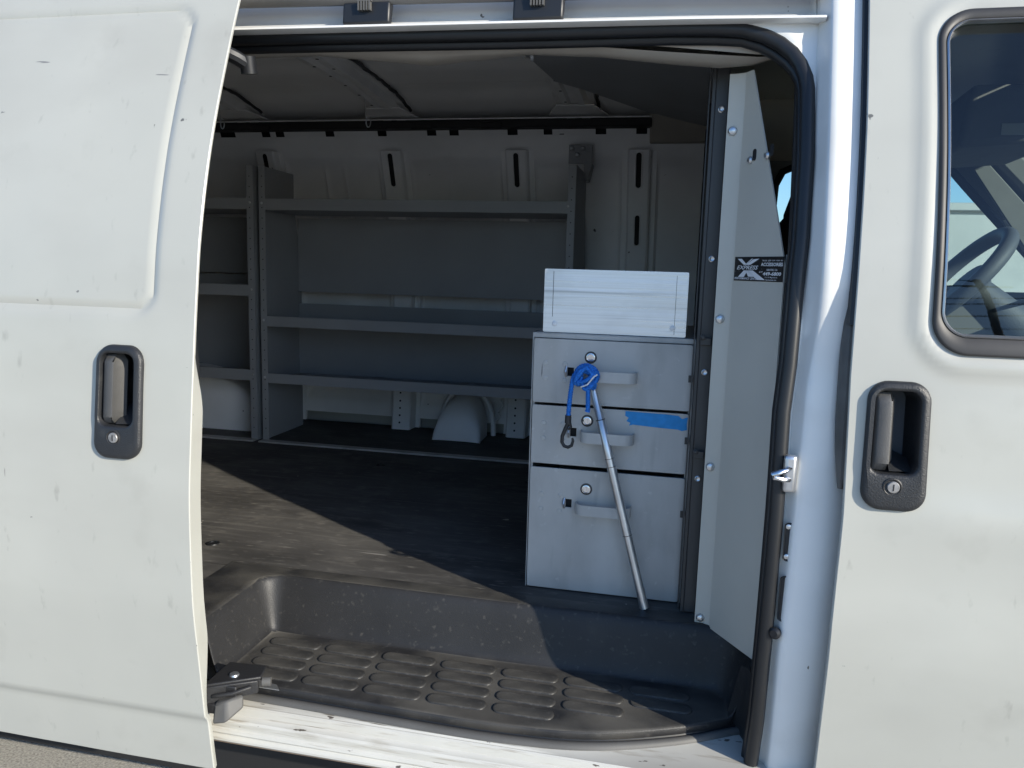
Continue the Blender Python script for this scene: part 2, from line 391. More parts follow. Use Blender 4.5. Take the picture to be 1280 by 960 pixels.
m = MB(); m.tube([(SDX-.008, prof(z)-.10+sd_rim(z)+.005, z) for z in frange(1.175, 1.262, 9)], [.004, .007, .009, .0095, .0095, .009, .008, .006, .003], 8, sq=(.7, 1.1))
P(m, 'edge_bumper', 'bezel', sd)
m = MB(); rr = random.Random(4)
for k in range(26):
    z = rr.uniform(.62, 1.32); h = rr.uniform(.0015, .006); w = rr.uniform(.0008, .0022)
    m.rings([[(SDX+.0004, prof(z)-.10+.0015+rr.uniform(0, .002)-w, z-h), (SDX+.0004, prof(z)-.10+.0035, z-h*.7), (SDX+.0004, prof(z)-.10+.004+w, z+h*.3), (SDX+.0004, prof(z)-.10+.002, z+h)], [(SDX+.0012, prof(z)-.10+.002, z-h*.8), (SDX+.0012, prof(z)-.10+.0035, z-h*.6), (SDX+.0012, prof(z)-.10+.004, z+h*.2), (SDX+.0012, prof(z)-.10+.002, z+h*.8)]], False, True)
P(m, 'chipped_paint', 'post', sd)
# lower roller arm of the sliding door
m = MB()
m.hexa([(-.79, -.058, .628), (-.706, -.005, .628), (-.716, .035, .628), (-.79, .03, .628)], [(-.79, -.058, .634), (-.706, -.005, .634), (-.716, .035, .634), (-.79, .03, .634)])
m.hexa([(-.788, -.060, .595), (-.708, -.012, .606), (-.712, -.002, .606), (-.788, -.046, .595)], [(-.788, -.060, .630), (-.708, -.012, .630), (-.712, -.002, .630), (-.788, -.046, .630)])
m.box(-.80, -.756, -.058, -.02, .582, .600); m.box(-.788, -.735, -.040, -.034, .600, .628); m.tube([(-.775, -.052, .612), (-.74, -.044, .618), (-.715, -.022, .622)], .0045, 6)
P(m, 'roller_arm', 'black', sd, bevel=.003)
m = MB(); m.hexa([(-.768, -.066, .566), (-.738, -.068, .574), (-.718, -.040, .592), (-.768, -.030, .572)], [(-.768, -.058, .602), (-.742, -.058, .612), (-.724, -.030, .612), (-.768, -.025, .606)])
P(m, 'roller_shoe', 'rubber_grey', sd, bevel=.005)
m = MB(); m.lathe((-.755, -.012, .634), (0, 0, 1), [(.009, 0), (.008, .003), (.003, .004)], 16)
P(m, 'pivot_pin', 'zinc', sd)
m = MB(); m.cyl((-.706, .0, .622), (-.692, .005, .622), .008); P(m, 'roller', 'rubber_grey', sd)
m = MB(); m.tube([(-.90, .13, 1.765), (-.85, .145, 1.757), (-.826, .16, 1.745), (-.815, .18, 1.737)], .013, 10); m.cyl((-.815, .176, 1.752), (-.815, .182, 1.722), .015)
P(m, 'upper_arm', 'rubber', sd)

# front passenger door (shut)
def fdx(z): return interp(z, [.5, .608, .859, 1.033, 1.234, 1.316, 1.455, 1.611, 1.804, 1.9], [.246, .248, .248, .251, .248, .249, .251, .254, .256, .257])
WIN_O = (.800, 1.5265, .896, .5105, .050)
WIN_I = (.800, 1.531, .872, .466, .036)
def fd_feature(x, z):
    d = inside_rrect(x, z, *WIN_O)
    y = -.0045*bump_line(d-.016, .012)
    y += .0055*(1-sstep(.575, .590, z))
    y += .0055*bump_line(z-.93, .06)*0.5 - .004*bump_line(z-1.03, .035)*sstep(.25, .45, x)
    y += .0022*noise.noise(Vector((x*2.4+7, z*2.6, 5.1))) + .0007*noise.noise(Vector((x*8, z*8, 4)))
    return y
fd = P(door_skin('front_door', fdx, 1.32, .50, 1.90, 0, fd_feature, [(HF[0], HF[1], .080, .176, .028), (WIN_I[0], WIN_I[1], WIN_I[2]+.008, WIN_I[3]+.008, .04)], inner=.022), 'front_door', 'paint', recalc=False)
handle(fd, HF, .001, -.003)
def onskin(pts, w): return [(x, prof(z)+w, z) for x, z in pts]
nn = 12
m = MB()
o_ = lambda g: rrect(WIN_O[0], WIN_O[1], WIN_O[2]+2*g, WIN_O[3]+2*g, WIN_O[4]+g, nn, 0, 16)
i_ = lambda g: rrect(WIN_I[0], WIN_I[1], WIN_I[2]+2*g, WIN_I[3]+2*g, WIN_I[4]+g, nn, 0, 16)
m.rings([onskin(o_(0), .006), onskin(o_(0), -.004), onskin(o_(-.0015), -.0055), onskin(o_(-.004), -.006), onskin(i_(.003), -.0045), onskin(i_(0), -.001), onskin(i_(0), .020), onskin(i_(.01), .024)])
P(m, 'window_seal', 'glazing_rubber', fd, angle=60)
m = MB(); m.rings([onskin(i_(.001), -.004), onskin(i_(-.0012), -.0065), onskin(i_(-.003), -.003), onskin(i_(-.003), .01)])
P(m, 'bright_bead', 'zinc', fd, angle=60)
m = MB(); m.grid([[(x, prof(z)+.012, z) for x in frange(.355, 1.245, 12)] for z in frange(1.27, 1.78, 24)])
P(m, 'window_glass', 'glass', fd)
m = MB()     # door inner shell below the window and its frame
m.grid([[(x, prof(z)+.055, z) for x in (.262, .80, 1.32)] for z in frange(.52, 1.285, 16)])
m.grid([[(x, prof(1.285)+y, 1.285) for x in (.262, .8, 1.32)] for y in (.012, .055)])
P(m, 'door_card', 'dash', fd)
m = MB()
for a, b in ((.262, .345), (1.255, 1.32)):
    m.grid([[(x, prof(z)+y, z) for x, y in ((a, .03), (a, .05), (b, .05), (b, .018))] for z in frange(1.28, 1.88, 16)])
m.grid([[(x, prof(z)+.05, z) for x in (.262, 1.32)] for z in frange(1.785, 1.88, 4)])
P(m, 'window_frame', 'dash', fd)
m = MB(); m.grid([[(x, prof(z)+d, z) for x, d in ((fdx(z)-.008, .022), (fdx(z)-.006, .010), (fdx(z)-.001, .008), (fdx(z)+.003, .02))] for z in frange(1.308, 1.90, 24)])
P(m, 'edge_seal', 'rubber', fd)

# --- door pillar behind the front door
SEAL = [(-.95, .222, 1.796), (-.87, .216, 1.794), (-.688, .215, 1.792), (-.322, .213, 1.786), (-.045, .212, 1.784), (.03, .211, 1.781), (.072, .209, 1.777), (.105, .205, 1.766), (.13, .199, 1.751),
        (.150, .192, 1.733), (.163, .184, 1.713), (.171, .176, 1.692), (.174, .168, 1.672), (.175, .155, 1.635), (.176, .128, 1.557), (.174, .097, 1.433), (.170, .084, 1.359), (.167, .070, 1.24), (.162, .062, 1.167), (.162, .048, 1.01), (.161, .047, .9), (.160, .046, .798), (.159, .058, .648), (.156, .071, .56), (.155, .075, .52)]
def pil_rows():
    rows = []
    for z in frange(.46, 1.90, 60):
        sx = interp(z, [.5, .648, .798, 1.01, 1.167, 1.24, 1.359, 1.433, 1.557, 1.635], [.157, .161, .163, .166, .168, .172, .176, .179, .181, .180])
        d = interp(z, [.8, 1.25, 1.31, 1.37, 1.45, 1.6, 1.9], [.040, .036, .028, .016, .013, .013, .013])
        c = interp(z, [.8, 1.2, 1.30, 1.37, 1.5, 1.9], [.182, .192, .201, .201, .201, .203])
        sec = [(sx-.004, .066), (sx-.003, .060), (sx+.003, .052), (sx+.0045, .050), (sx+.006, .0525), (sx+.010, d+.024), (c-.004, d+.014), (c-.001, d+.004), (c+.003, d), (c+.012, d-.001), (.231, d), (.245, d+.004), (.262, d+.008), (.285, d+.022), (.30, d+.05)]
        rows.append([(x, prof(z)+y, z) for x, y in sec])
    return rows
m = MB(); m.grid(pil_rows())
pil = P(m, 'door_pillar', 'jamb', angle=50)
m = MB(); m.grid([[(x, prof(z)+y, z) for x, y in ((interp(z, [.5, .648, .798, 1.01, 1.167, 1.24, 1.359, 1.433, 1.557, 1.635], [.157, .161, .163, .166, .168, .172, .176, .179, .181, .180])-.006, .062), (.160, .085), (.162, .115), (.20, .125), (.33, .125))] for z in frange(.53, 1.88, 30)])
P(m, 'pillar_trim', 'black', pil)
m = MB(); m.grid([[(.122, .172, z0), (.138, .160, z1), (.147, .135, z2), (.150, .105, z3), (.154, .075, z4)] for z0, z1, z2, z3, z4 in ((.565, .562, .556, .552, .545), (.592, .60, .605, .605, .60), (.594, .65, .66, .66, .66), (.595, .69, .70, .705, .71))])
P(m, 'step_end_trim', 'step', pil, angle=60)
m = MB(); m.hexa([(.146, .070, .552), (.156, .066, .548), (.158, .074, .548), (.148, .078, .552)], [(.152, .072, .655), (.155, .070, .655), (.157, .076, .655), (.153, .078, .655)]); P(m, 'trim_edge', 'rubber_grey', pil)
def pilpt(x, z, dy): return Vector((x, prof(z)+dy, z))
m = MB(); m.box(.166, .186, prof(1.075)+.030, prof(1.075)+.044, 1.045, 1.105)
P(m, 'striker_plate', 'zinc', pil, bevel=.006, seg=3)
m = MB(); y = prof(1.075)
m.tube([(.177, y+.034, 1.085), (.168, y+.022, 1.083), (.156, y+.018, 1.079), (.150, y+.020, 1.076), (.152, y+.022, 1.071), (.166, y+.024, 1.068), (.177, y+.034, 1.066)], .0042, 10)
P(m, 'striker_loop', 'chrome', pil)
for z, h, w in ((.965, .058, .011), (.872, .072, .013)):
    m = MB(); pts = rrect(.183, z, w, h, w*.45, 5)
    m.rings([[(x, prof(zz)+.046, zz) for x, zz in rrect(.183, z, w+.004, h+.004, w*.5, 5)], [(x, prof(zz)+.044, zz) for x, zz in rrect(.183, z, w+.003, h+.003, w*.5, 5)], [(x, prof(zz)+.0455, zz) for x, zz in pts], [(x, prof(zz)+.0475, zz) for x, zz in rrect(.183, z, w*.8, h*.95, w*.4, 5)]], False, True)
    P(m, 'access_hole', 'rubber', pil)
for z in (.990, .942):
    m = MB(); m.lathe((.181, prof(z)+.046, z), (0, -1, 0), [(.004, -.003), (.004, .002), (.002, .003)], 12); P(m, 'rivet', 'zinc', pil)
m = MB(); y = prof(.815)+.052
m.lathe((.178, y, .815), (-.5, -1, 0), [(.004, -.01), (.004, .006), (.009, .007), (.0095, .014), (.006, .017)], 16); m.cyl((.163, y+.0, .815), (.178, y, .815), .003)
P(m, 'rubber_stop', 'rubber', pil)
m = MB(); m.tube([(.249, prof(z)+.030, z) for z in frange(1.06, 1.36, 12)], [.004, .008, .011, .013, .014, .014, .014, .014, .013, .011, .008, .004], 10, sq=(1.0, 1.2))
P(m, 'door_cushion', 'rubber_grey', pil)

# --- header over the sliding door
def zo(x): return interp(x, [-.9, -.3, -.03, .28], [0, -.008, -.012, -.020])
sec = [(.285, 1.925), (.262, 1.895), (.248, 1.868), (.243, 1.855), (.240, 1.842), (.234, 1.828), (.220, 1.817), (.200, 1.810), (.184, 1.8065), (.179, 1.8045), (.178, 1.801), (.184, 1.7985), (.235, 1.800), (.262, 1.812)]
xs = [-2.7, -1.9, -1.3]+frange(-.95, .196, 12)
m = MB(); m.grid([[(x, y, z+zo(x)) for y, z in sec] for x in xs])
hd = P(m, 'door_header', 'jamb', angle=40)
m = MB(); m.grid([[(x, y+.0, z+zo(x)-.022*sstep(-.9, .0, x)*0+interp(x, [-.9, -.32, .2], [.0, -.003, -.004])) for y, z in ((.222, 1.880), (.196, 1.872), (.191, 1.862), (.191, 1.852), (.197, 1.846), (.206, 1.847), (.215, 1.856))] for x in xs[:-1]+[.246]])
P(m, 'drip_track', 'rubber_grey', hd, angle=50)
for x0, x1 in ((-.631, -.541), (-.316, -.228)):
    m = MB(); z = zo((x0+x1)/2)
    m.hexa([(x0, .186, 1.8085+z), (x1, .186, 1.8085+z), (x1, .200, 1.8065+z), (x0, .200, 1.8065+z)], [(x0, .190, 1.847+z), (x1, .190, 1.847+z), (x1, .212, 1.847+z), (x0, .212, 1.847+z)])
    br = P(m, 'guide_block', 'rubber', hd, bevel=.004)
    m = MB(); xm = x0+.36*(x1-x0)
    for k in range(5): m.box(xm+k*.0052, xm+k*.0052+.003, .180, .188, 1.830+z, 1.845+z)
    m.box(xm-.001, xm+.026, .180, .186, 1.845+z, 1.848+z)
    P(m, 'guide_clip', 'rubber_grey', hd)
m = MB(); m.tube(SEAL, .0108, 10, sq=(1, 1.1))
ws = P(m, 'weatherstrip', 'rubber', angle=60)
m = MB(); m.tube([(x-.005*sstep(.06, .15, x), y+.018, z-.012*sstep(1.66, 1.76, z)) for x, y, z in SEAL], .010, 8)
P(m, 'seal_lip', 'rubber', ws, angle=60)

cs = [p for p in SEAL if p[0] > .02 and p[2] > 1.62]
m = MB(); rows = []
for x, y, z in cs:
    ux, uz = x-.06, z-1.66; L_ = math.hypot(ux, uz); ux /= L_; uz /= L_
    t = min((.190-x)/ux if ux > .01 else 9, (1.786-.004-z+.012)/uz if uz > .01 else 9); t = max(t, .004)
    xo, zo_ = x+ux*t, z+uz*t
    of = lerp(.034, .050, sstep(.45, .95, ux))
    rows.append([(x-ux*.006, y+.006, z-uz*.006), (x+ux*.006, y-.006, z+uz*.006), (lerp(x, xo, .5), lerp(y-.006, prof(zo_)+of, .6), lerp(z, zo_, .5)), (xo, prof(zo_)+of, zo_), (xo+.012*sstep(.4, .6, ux), prof(zo_)+of+.004, zo_)])
m.grid(rows); P(m, 'corner_gusset', 'jamb', hd, angle=60)

# --- roof
def roofz(y): u = (y-.98)/.72; return 1.990-.022*u*u-.045*u**4
ys = frange(.25, 1.71, 150)
def ridge(y): return sum(.009*sstep(a-.008, a+.004, y)-.009*sstep(a+.06, a+.16, y) for a in (.50, .80, 1.10, 1.40))
m = MB(); m.grid([[(x, y, roofz(y)+ridge(y)) for x in (-2.88, -1.68, -.98, -.39, .06)] for y in ys])
P(m, 'roof_lining', 'roof_in', angle=50)
m = MB(); m.grid([[(x, y, roofz(y)+.035) for x in (-2.9, -1, .3, 1.0)] for y in frange(.235, 1.725, 24)]); m.grid([[(x, y, roofz(y)+.0) for x in (.06, 1.0)] for y in ys])
m.grid([[(x, y, 1.90+zz) for x in (-2.9, -1, .3, 1.0)] for y, zz in ((.27, .035), (.235, .0))])
P(m, 'roof', 'paint', angle=50)
for xc, xe in ((-1.685, 0), (-1.085, 0), (-.395, 0)):
    pr = [(-.072, .004), (-.070, -.008), (-.050, -.009), (-.044, -.032), (-.022, -.034), (-.016, -.020), (.006, -.020), (.012, -.034), (.034, -.034), (.042, -.009), (.064, -.008), (.068, .004)]
    yb = frange(.27, 1.655, 30)
    m = MB(); m.grid([[(xc+dx, y, roofz(y)+dz) for dx, dz in pr] for y in yb])
    bow = P(m, 'roof_bow', 'galv', angle=30)
    hm = MB()
    for y in frange(.5, 1.6, 11):
        hm.lathe((xc-.028, y, roofz(y)-.0335), (0, 0, -1), [(.005, 0), (.005, .0010)], 10); hm.lathe((xc+.02, y+.03, roofz(y)-.0335), (0, 0, -1), [(.0045, 0), (.0055, .0010)], 10)
    P(hm, 'bow_hole', 'dark', bow)
    for sx in (-1, 1):
        m = MB(); m.tube([(xc+sx*.070+random.uniform(-.003, .003), y, roofz(y)-.002+random.uniform(-.002, .002)) for y in frange(.3, 1.62, 60)], .006, 6)
        P(m, 'sealant_bead', 'post' if sx > 0 else 'galv', bow)  # front bead dark, rear light: shade at the bow edge put into colour
    m = MB(); m.hexa([(xc-.105, 1.61, roofz(1.62)-.034), (xc+.105, 1.61, roofz(1.62)-.034), (xc+.065, 1.52, roofz(1.55)-.030), (xc-.065, 1.52, roofz(1.55)-.030)], [(xc-.105, 1.61, roofz(1.62)-.030), (xc+.105, 1.61, roofz(1.62)-.030), (xc+.065, 1.52, roofz(1.55)-.026), (xc-.065, 1.52, roofz(1.55)-.026)])
    P(m, 'bow_foot', 'galv', bow)
m = MB(); m.box(-2.8, -.14, 1.585, 1.64, 1.872, 1.899)
for x in (-1.62, -1.15, -.98, -.72): m.box(x-.02, x+.06, 1.578, 1.586, 1.868, 1.889)
P(m, 'roof_rail', 'dark', bevel=.004)
m = MB(); m.box(-2.8, -.14, 1.578, 1.584, 1.8995, 1.903); P(m, 'rail_lip', 'galv')
# grey ceiling panel above the partition and tan trim strips
m = MB(); cp = [(-.458, .30), (.046, .30), (.046, 1.74), (-.02, 1.70), (-.128, 1.603), (-.346, 1.353), (-.420, 1.262)]
cz = lambda y: roofz(y)-.036
m.plate(cp, [], lambda x, y: (x, y, cz(y)-.001*0), lambda x, y: (x, y, cz(y)-.003))
cpan = P(m, 'ceiling_panel', 'shelf', angle=20)
for x, y in ((-.44, .88), (-.425, 1.02), (-.41, 1.17)):
    m = MB(); m.lathe((x, y, cz(y)-.003), (0, 0, -1), [(.006, 0), (.006, .004), (.003, .006)], 12); P(m, 'panel_screw', 'zinc', cpan)
m = MB(); m.box(-.436, -.412, .845, .872, 1.918, 1.921); m.box(-.436, -.430, .845, .85, 1.908, 1.93); m.box(-.42, -.412, .868, .872, 1.908, 1.93); P(m, 'panel_clip', 'zinc', cpan)
tr_t = [(-1.3, .24, 1.785), (-.886, .24, 1.780), (-.701, .24, 1.780), (-.493, .24, 1.780), (-.301, .24, 1.775), (-.169, .24, 1.766), (-.044, .24, 1.754), (.037, .24, 1.747), (.100, .24, 1.742), (.128, .24, 1.742)]
tr_b = [(-1.3, .28, 1.778), (-.911, .28, 1.776), (-.72, .28, 1.776), (-.493, .28, 1.7525), (-.304, .28, 1.767), (-.172, .28, 1.759), (-.044, .28, 1.743), (.039, .28, 1.735), (.093, .28, 1.738), (.126, .28, 1.747)]
m = MB(); m.grid([[a, ((a[0]+b[0])/2, .252, (a[2]+b[2])/2-.004), b, (b[0], .34, b[2]+.045), (b[0], .42, b[2]+.12)] for a, b in zip(tr_t, tr_b)])
P(m, 'header_trim', 'tan', angle=60)
m = MB(); m.grid([[(x, .222, zt), (x, .232, (zt+zb)/2), (x, .236, zb)] for x, zt, zb in ((-.34, 1.779, 1.777), (-.233, 1.779, 1.773), (-.13, 1.779, 1.769), (-.044, 1.777, 1.761), (.037, 1.775, 1.752), (.10, 1.768, 1.745), (.15, 1.752, 1.742))])
P(m, 'corner_trim', 'tan', angle=60)
m = MB(); m.tube([(x, .229, 1.7815-.0015*k) for k, x in enumerate((-1.0, -.7, -.5, -.3, -.2))], .0035, 6); P(m, 'trim_bead', 'rubber_grey')

# --- far side of the cargo room
WR = [-2.35, -1.635, -1.115, -.628, -.182]
def yw(z): return 1.872-prof(z)
def wallf(x, z):
    y = yw(z)
    k = min(abs(x-c) for c in WR)
    y += .016*sstep(.058, .072, k)*sstep(.80, .83, z)*sstep(1.775, 1.755, z)
    y += .0025*noise.noise(Vector((x*3, z*3, 9)))
    for c in (-1.41, -1.33, -.42, -.9): y -= .007*bump_line(x-c, .006)*sstep(1.3, 1.35, z)*sstep(1.77, 1.74, z)*(1 if c < -1 else .3)
    return y
xs = frange(-2.88, .05, 420); zs = frange(.745, 1.86, 70)
m = MB(); m.grid([[(x, wallf(x, z), z) for x in xs] for z in zs])
P(m, 'side_wall', 'inner_white', angle=50)
m = MB(); m.grid([[(x, WIDE-prof(z), z) for x in (-2.9, .06)] for z in frange(.42, 1.92, 40)])
P(m, 'far_side_skin', 'paint', angle=50)
for c in WR:
    m = MB(); dz = .0
    yf = lambda z: yw(z)-.036-.030*sstep(1.1, .8, z)
    hw = .034
    slots = [rrect(c, 1.737, .024, .122, .0118, 6)]
    if c > -.3: slots += [rrect(c, 1.53, .022, .112, .0108, 6), rrect(c, 1.30, .022, .10, .0108, 6)]
    zz = frange(.706, 1.805, 40)
    ol = [(c+hw, z) for z in zz]+[(c-hw, z) for z in reversed(zz)]
    m.plate(ol, slots, lambda x, z: (x, yf(z), z), lambda x, z: (x, yf(z)+.0015, z))
    rb = P(m, 'wall_rib', 'inner_white', angle=25)
    m = MB()
    for s in (-1, 1):
        m.grid([[(c+s*(hw+.0002), yf(z)+.0008, z), (c+s*(hw+.006), yf(z)+.006, z), (c+s*(hw+.009), yw(z)+.001, z), (c+s*(hw+.028), yw(z)-.002, z), (c+s*(hw+.030), yw(z)+.012, z)] for z in zz])
    P(m, 'rib_flange', 'inner_white', rb, angle=40)
    for sl in slots:
        zc = sum(p[1] for p in sl)/len(sl); m = MB(); m.grid([[(c+dx, yf(z)+.010, z) for dx in (-.016, .016)] for z in frange(zc-.066, zc+.066, 6)]); P(m, 'slot_shade', 'dark', rb)  # dark sheet added behind each slot, cavity shade put into its colour
        m = MB(); m.tube([(x, yf(z)-.0005, z) for x, z in sl], .0028, 6, closed=True); P(m, 'slot_rim', 'inner_white', rb)
    m = MB()
    for z in (.735, .765, .795, .825, .858): m.lathe((c-.004, yf(z), z), (0, -1, 0), [(.0042, -.001), (.0042, .0006)], 10)
    m.lathe((c, yf(.905), .905), (0, -1, 0), [(.012, -.001), (.012, .0006)], 16)
    P(m, 'rib_hole', 'dark', rb)
m = MB()     # slotted rail along the top of the wall
def scal(x):
    k = min(abs(x-c) for c in WR); return 1.838-.014*sstep(.17, .10, k)
xo = frange(-2.85, -.06, 200)
ol = [(x, scal(x)) for x in xo]+[(x, 1.892) for x in reversed(xo)]
hol = [rrect(x, 1.867, w, .032, .005, 3) for x, w in ((-2.3, .04), (-2.1, .04), (-1.795, .065), (-1.63, .036), (-1.57, .036), (-1.361, .036), (-1.148, .036), (-.952, .036), (-.865, .036), (-.643, .038), (-.512, .032), (-.321, .038), (-.177, .038))]
hol += [rrect(-.462, 1.858, .017, .012, .001, 1)]
ry = lambda z: 1.690-(z-1.84)*.5
m.plate(ol, hol, lambda x, z: (x, ry(z), z), lambda x, z: (x, ry(z)+.002, z))
wr = P(m, 'upper_rail', 'inner_white', angle=20)
m = MB(); m.grid([[(x, ry(scal(x)), scal(x)), (x, ry(scal(x))+.012, scal(x)-.006), (x, yw(1.80)+.01, scal(x)-.012)] for x in xo]); P(m, 'rail_flange', 'inner_white', wr, angle=60)
m = MB(); m.grid([[(x, y, z) for x in (-2.85, -.02)] for y, z in ((1.755, 1.80), (1.725, 1.88), (1.70, 1.93))]); P(m, 'rail_hole_shade', 'dark', wr)  # sheet coloured dark to stand in for the shade inside the rail holes
m = MB(); m.rings([[(x, y, z) for y, z in ((1.585, 1.910), (1.60, 1.925), (1.70, 1.84), (1.675, 1.826), (1.66, 1.828), (1.60, 1.895))] for x in (-.147, .048)], True, True)
P(m, 'corner_cover', 'tan', bevel=.004)
# rear wheel arch and filler hump on the far side
m = MB()
rows = []
for k in range(13):
    a = math.pi*k/12; rows.append([(-2.05+.395*math.cos(a)*s1, yy, .70+.245*(math.sin(a)**.55)*s2) for yy, s1, s2 in ((1.59, .93, .93), (1.600, .98, .985), (1.62, 1, 1), (1.875, 1, 1.0))])
m.grid(rows)
i = m.add([r[0] for r in rows]); m.f.append(tuple(range(i, i+13)))
ar = P(m, 'wheel_arch', 'inner_white', angle=50)
m = MB()
rows = []
for k in range(21):
    a = math.pi*k/20; c_, s_ = math.cos(a), math.sin(a)
    rows.append([(-.838+.098*c_*f, yy, .702+.178*(s_**.75)*h) for yy, f, h in ((1.672, 1.0, .02), (1.684, .99, .5), (1.71, .96, .80), (1.76, .93, .95), (1.83, .90, 1.0))])
m.grid(rows); hump = P(m, 'filler_hump', 'inner_white', angle=60)
m = MB(); m.tube([(-.825+.108*math.cos(math.pi*k/16), 1.80, .71+.19*math.sin(math.pi*k/16)**.75) for k in range(17)], .010, 6); P(m, 'hump_flange', 'inner_white', hump)
m = MB(); m.tube([(-.69, 1.845, .895), (-.685, 1.84, .87), (-.70, 1.84, .85), (-.688, 1.84, .83), (-.71, 1.84, .80), (-.70, 1.84, .785), (-.725, 1.835, .75)], .004, 6); P(m, 'wiring', 'inner_white')

# --- floor, step well, sill
m = MB()
m.grid([[(x, y, .70+.0012*noise.noise(Vector((x*4, y*9, 0)))) for x in frange(-2.85, .06, 60)] for y in frange(.305, 1.90, 40)])
m.grid([[(x, y, .6995) for x in (-2.85, -.955)] for y in (.07, .305)])
fl = P(m, 'cargo_floor', 'floor', angle=0)
bm_ = MB().lathe((0, 0, 0), (0, 0, 1), [(.016, 0), (.0155, .002), (.009, .0025), (.008, .001)], 14).mesh('floor_bolt', 'rubber')
for x, y in ((-1.075, .415), (-.98, 1.25), (-.45, 1.2), (-1.6, .6)): link('floor_bolt', bm_, fl, (x, y, .7005))
YF = ([-.95, -.848, -.78, -.614, -.455, -.305, -.165, -.09, -.03, .03, .079, .129, .17], [.055, .051, .046, .042, .037, .034, .042, .058, .080, .106, .130, .163, .19])
def yfr(x): return (interp(x-.04, *YF)+2*interp(x, *YF)+interp(x+.04, *YF))/4
def stepz(x, y):
    d = inside_rrect(x, y, -.3485, .13, 1.027, .310, .055 if x < -.35 else .085)      # opening of the well, its back edge near y=.285
    if d < 0:
        t = min(1, -d/.042); return .7015-.1115*(t*t*(3-2*t))
    return .7015
def stepedge(x, y):
    z = stepz(x, y)
    return z
m = MB(); xs = frange(-.965, .172, 160); vs = frange(0, 1, 70)
rows = []
for v in vs: rows.append([(x, lerp(yfr(x), .325, v), stepz(x, lerp(yfr(x), .325, v))) for x in xs])
m.grid(rows)
m.grid([[(x, yfr(x)+a, stepz(x, yfr(x))+b) for x in xs] for a, b in ((0, 0), (-.0035, -.001), (-.005, -.005), (-.004, -.014), (.004, -.030))])
stp = P(m, 'step_well', 'step', angle=60)
pads = []
def pad_mesh(w, h):
    n = 6; q = MB()
    q.rings([[(x, y, z) for x, y in rrect(0, 0, w+2*g_, h+2*g_, h*.46+g_, n)] for g_, z in ((0, -.001), (-.0006, .0012), (-.002, .0019), (-.006, .0016))], False, True)
    return q.mesh('tread_pad', 'pad', angle=50)
pmL = pad_mesh(.113, .033)
for r, y in enumerate((.205, .163, .121, .079)):
    for k in range(8):
        x = -.748+.1245*k+.004*r
        if y-.016 < yfr(x+.05)+.012 or x > .09: continue
        link('tread_pad', pmL, stp, (x, y, .5905))
# sill
xs2 = frange(-2.6, .24, 60)
def ystrip(x): return max(.0, yfr(x)-.012)
m = MB(); m.grid([[(x, ystrip(x)+a, b) for x in frange(-.95, .17, 60)] for a, b in ((.012, .566), (.004, .5735), (-.004, .5745), (-.010, .571), (-.011, .566))])
P(m, 'sill_strip', 'rubber_grey', angle=60)
m = MB(); m.tube([(x, ystrip(x)+.014, .571) for x in frange(-.95, .16, 50)], .006, 8); P(m, 'sill_seal', 'rubber')
m = MB()
def sillrow(x):
    ys_ = ystrip(x)
    e = .006*noise.noise(Vector((x*3, 2, 1)))*.3
    return [(x, ys_+.22, .566), (x, ys_+.0, .566), (x, max(ys_-.014, .012), .5655), (x, .010, .5625), (x, .007, .5635), (x, .004, .5610), (x, .0025, .555), (x, .002, .547), (x, -.003, .5435), (x, -.008, .5425), (x, -.011, .5385), (x, -.0105, .532), (x, -.0105, .526), (x, -.014, .5235), (x, -.0155, .519), (x, -.012+e, .5145), (x, -.0125, .512), (x, -.0165, .508), (x, -.0165, .504), (x, -.011, .499), (x, .000, .4965), (x, .010, .4940)]
m.grid([sillrow(x) for x in xs2])
sl = P(m, 'sill', 'sill', angle=30)
m = MB(); m.grid([[(x, y, z) for y, z in ((.008, .4945), (.003, .491), (.003, .487), (.012, .486))] for x in xs2]); P(m, 'rocker_seam', 'rust', sl, angle=30)
m = MB(); m.grid([[(x, y, z) for y, z in ((.012, .486), (.05, .50), (.20, .505))] for x in xs2]); P(m, 'rocker_flange', 'dark', sl, angle=30)
m = MB(); m.box(-2.85, 2.4, .24, 1.85, .42, .50); m.box(-2.7, 2.3, .24, .36, .226, .42); P(m, 'underbody', 'dark')
# small metal scuff plate by the roller
m = MB(); m.hexa([(-.765, .052, .5935), (-.700, .040, .5935), (-.690, .030, .590), (-.765, .030, .590)], [(-.765, .052, .5950), (-.700, .040, .5950), (-.690, .030, .5915), (-.765, .030, .5915)]); P(m, 'scuff_plate', 'zinc')

# --- rest of the shell
m = MB(); m.grid([[(x, prof(z), z) for x in frange(-2.9, -.97, 30)] for z in frange(.44, 1.90, 40)])
P(m, 'rear_side_panel', 'paint', angle=50)
m = MB(); m.grid([[(x, prof(z)+.06, z) for x in (-2.85, -1.0)] for z in frange(.55, 1.90, 12)]); P(m, 'rear_side_lining', 'inner_white')
m = MB(); m.grid([[(-2.9, lerp(prof(z), WIDE-prof(z), t), z) for t in frange(0, 1, 8)] for z in frange(.44, 1.96, 14)]); P(m, 'rear_doors', 'paint')
m = MB(); m.grid([[(-2.86, lerp(prof(z)+.05, WIDE-.05-prof(z), t), z) for t in frange(0, 1, 8)] for z in frange(.6, 1.96, 14)]); P(m, 'rear_door_lining', 'inner_white')
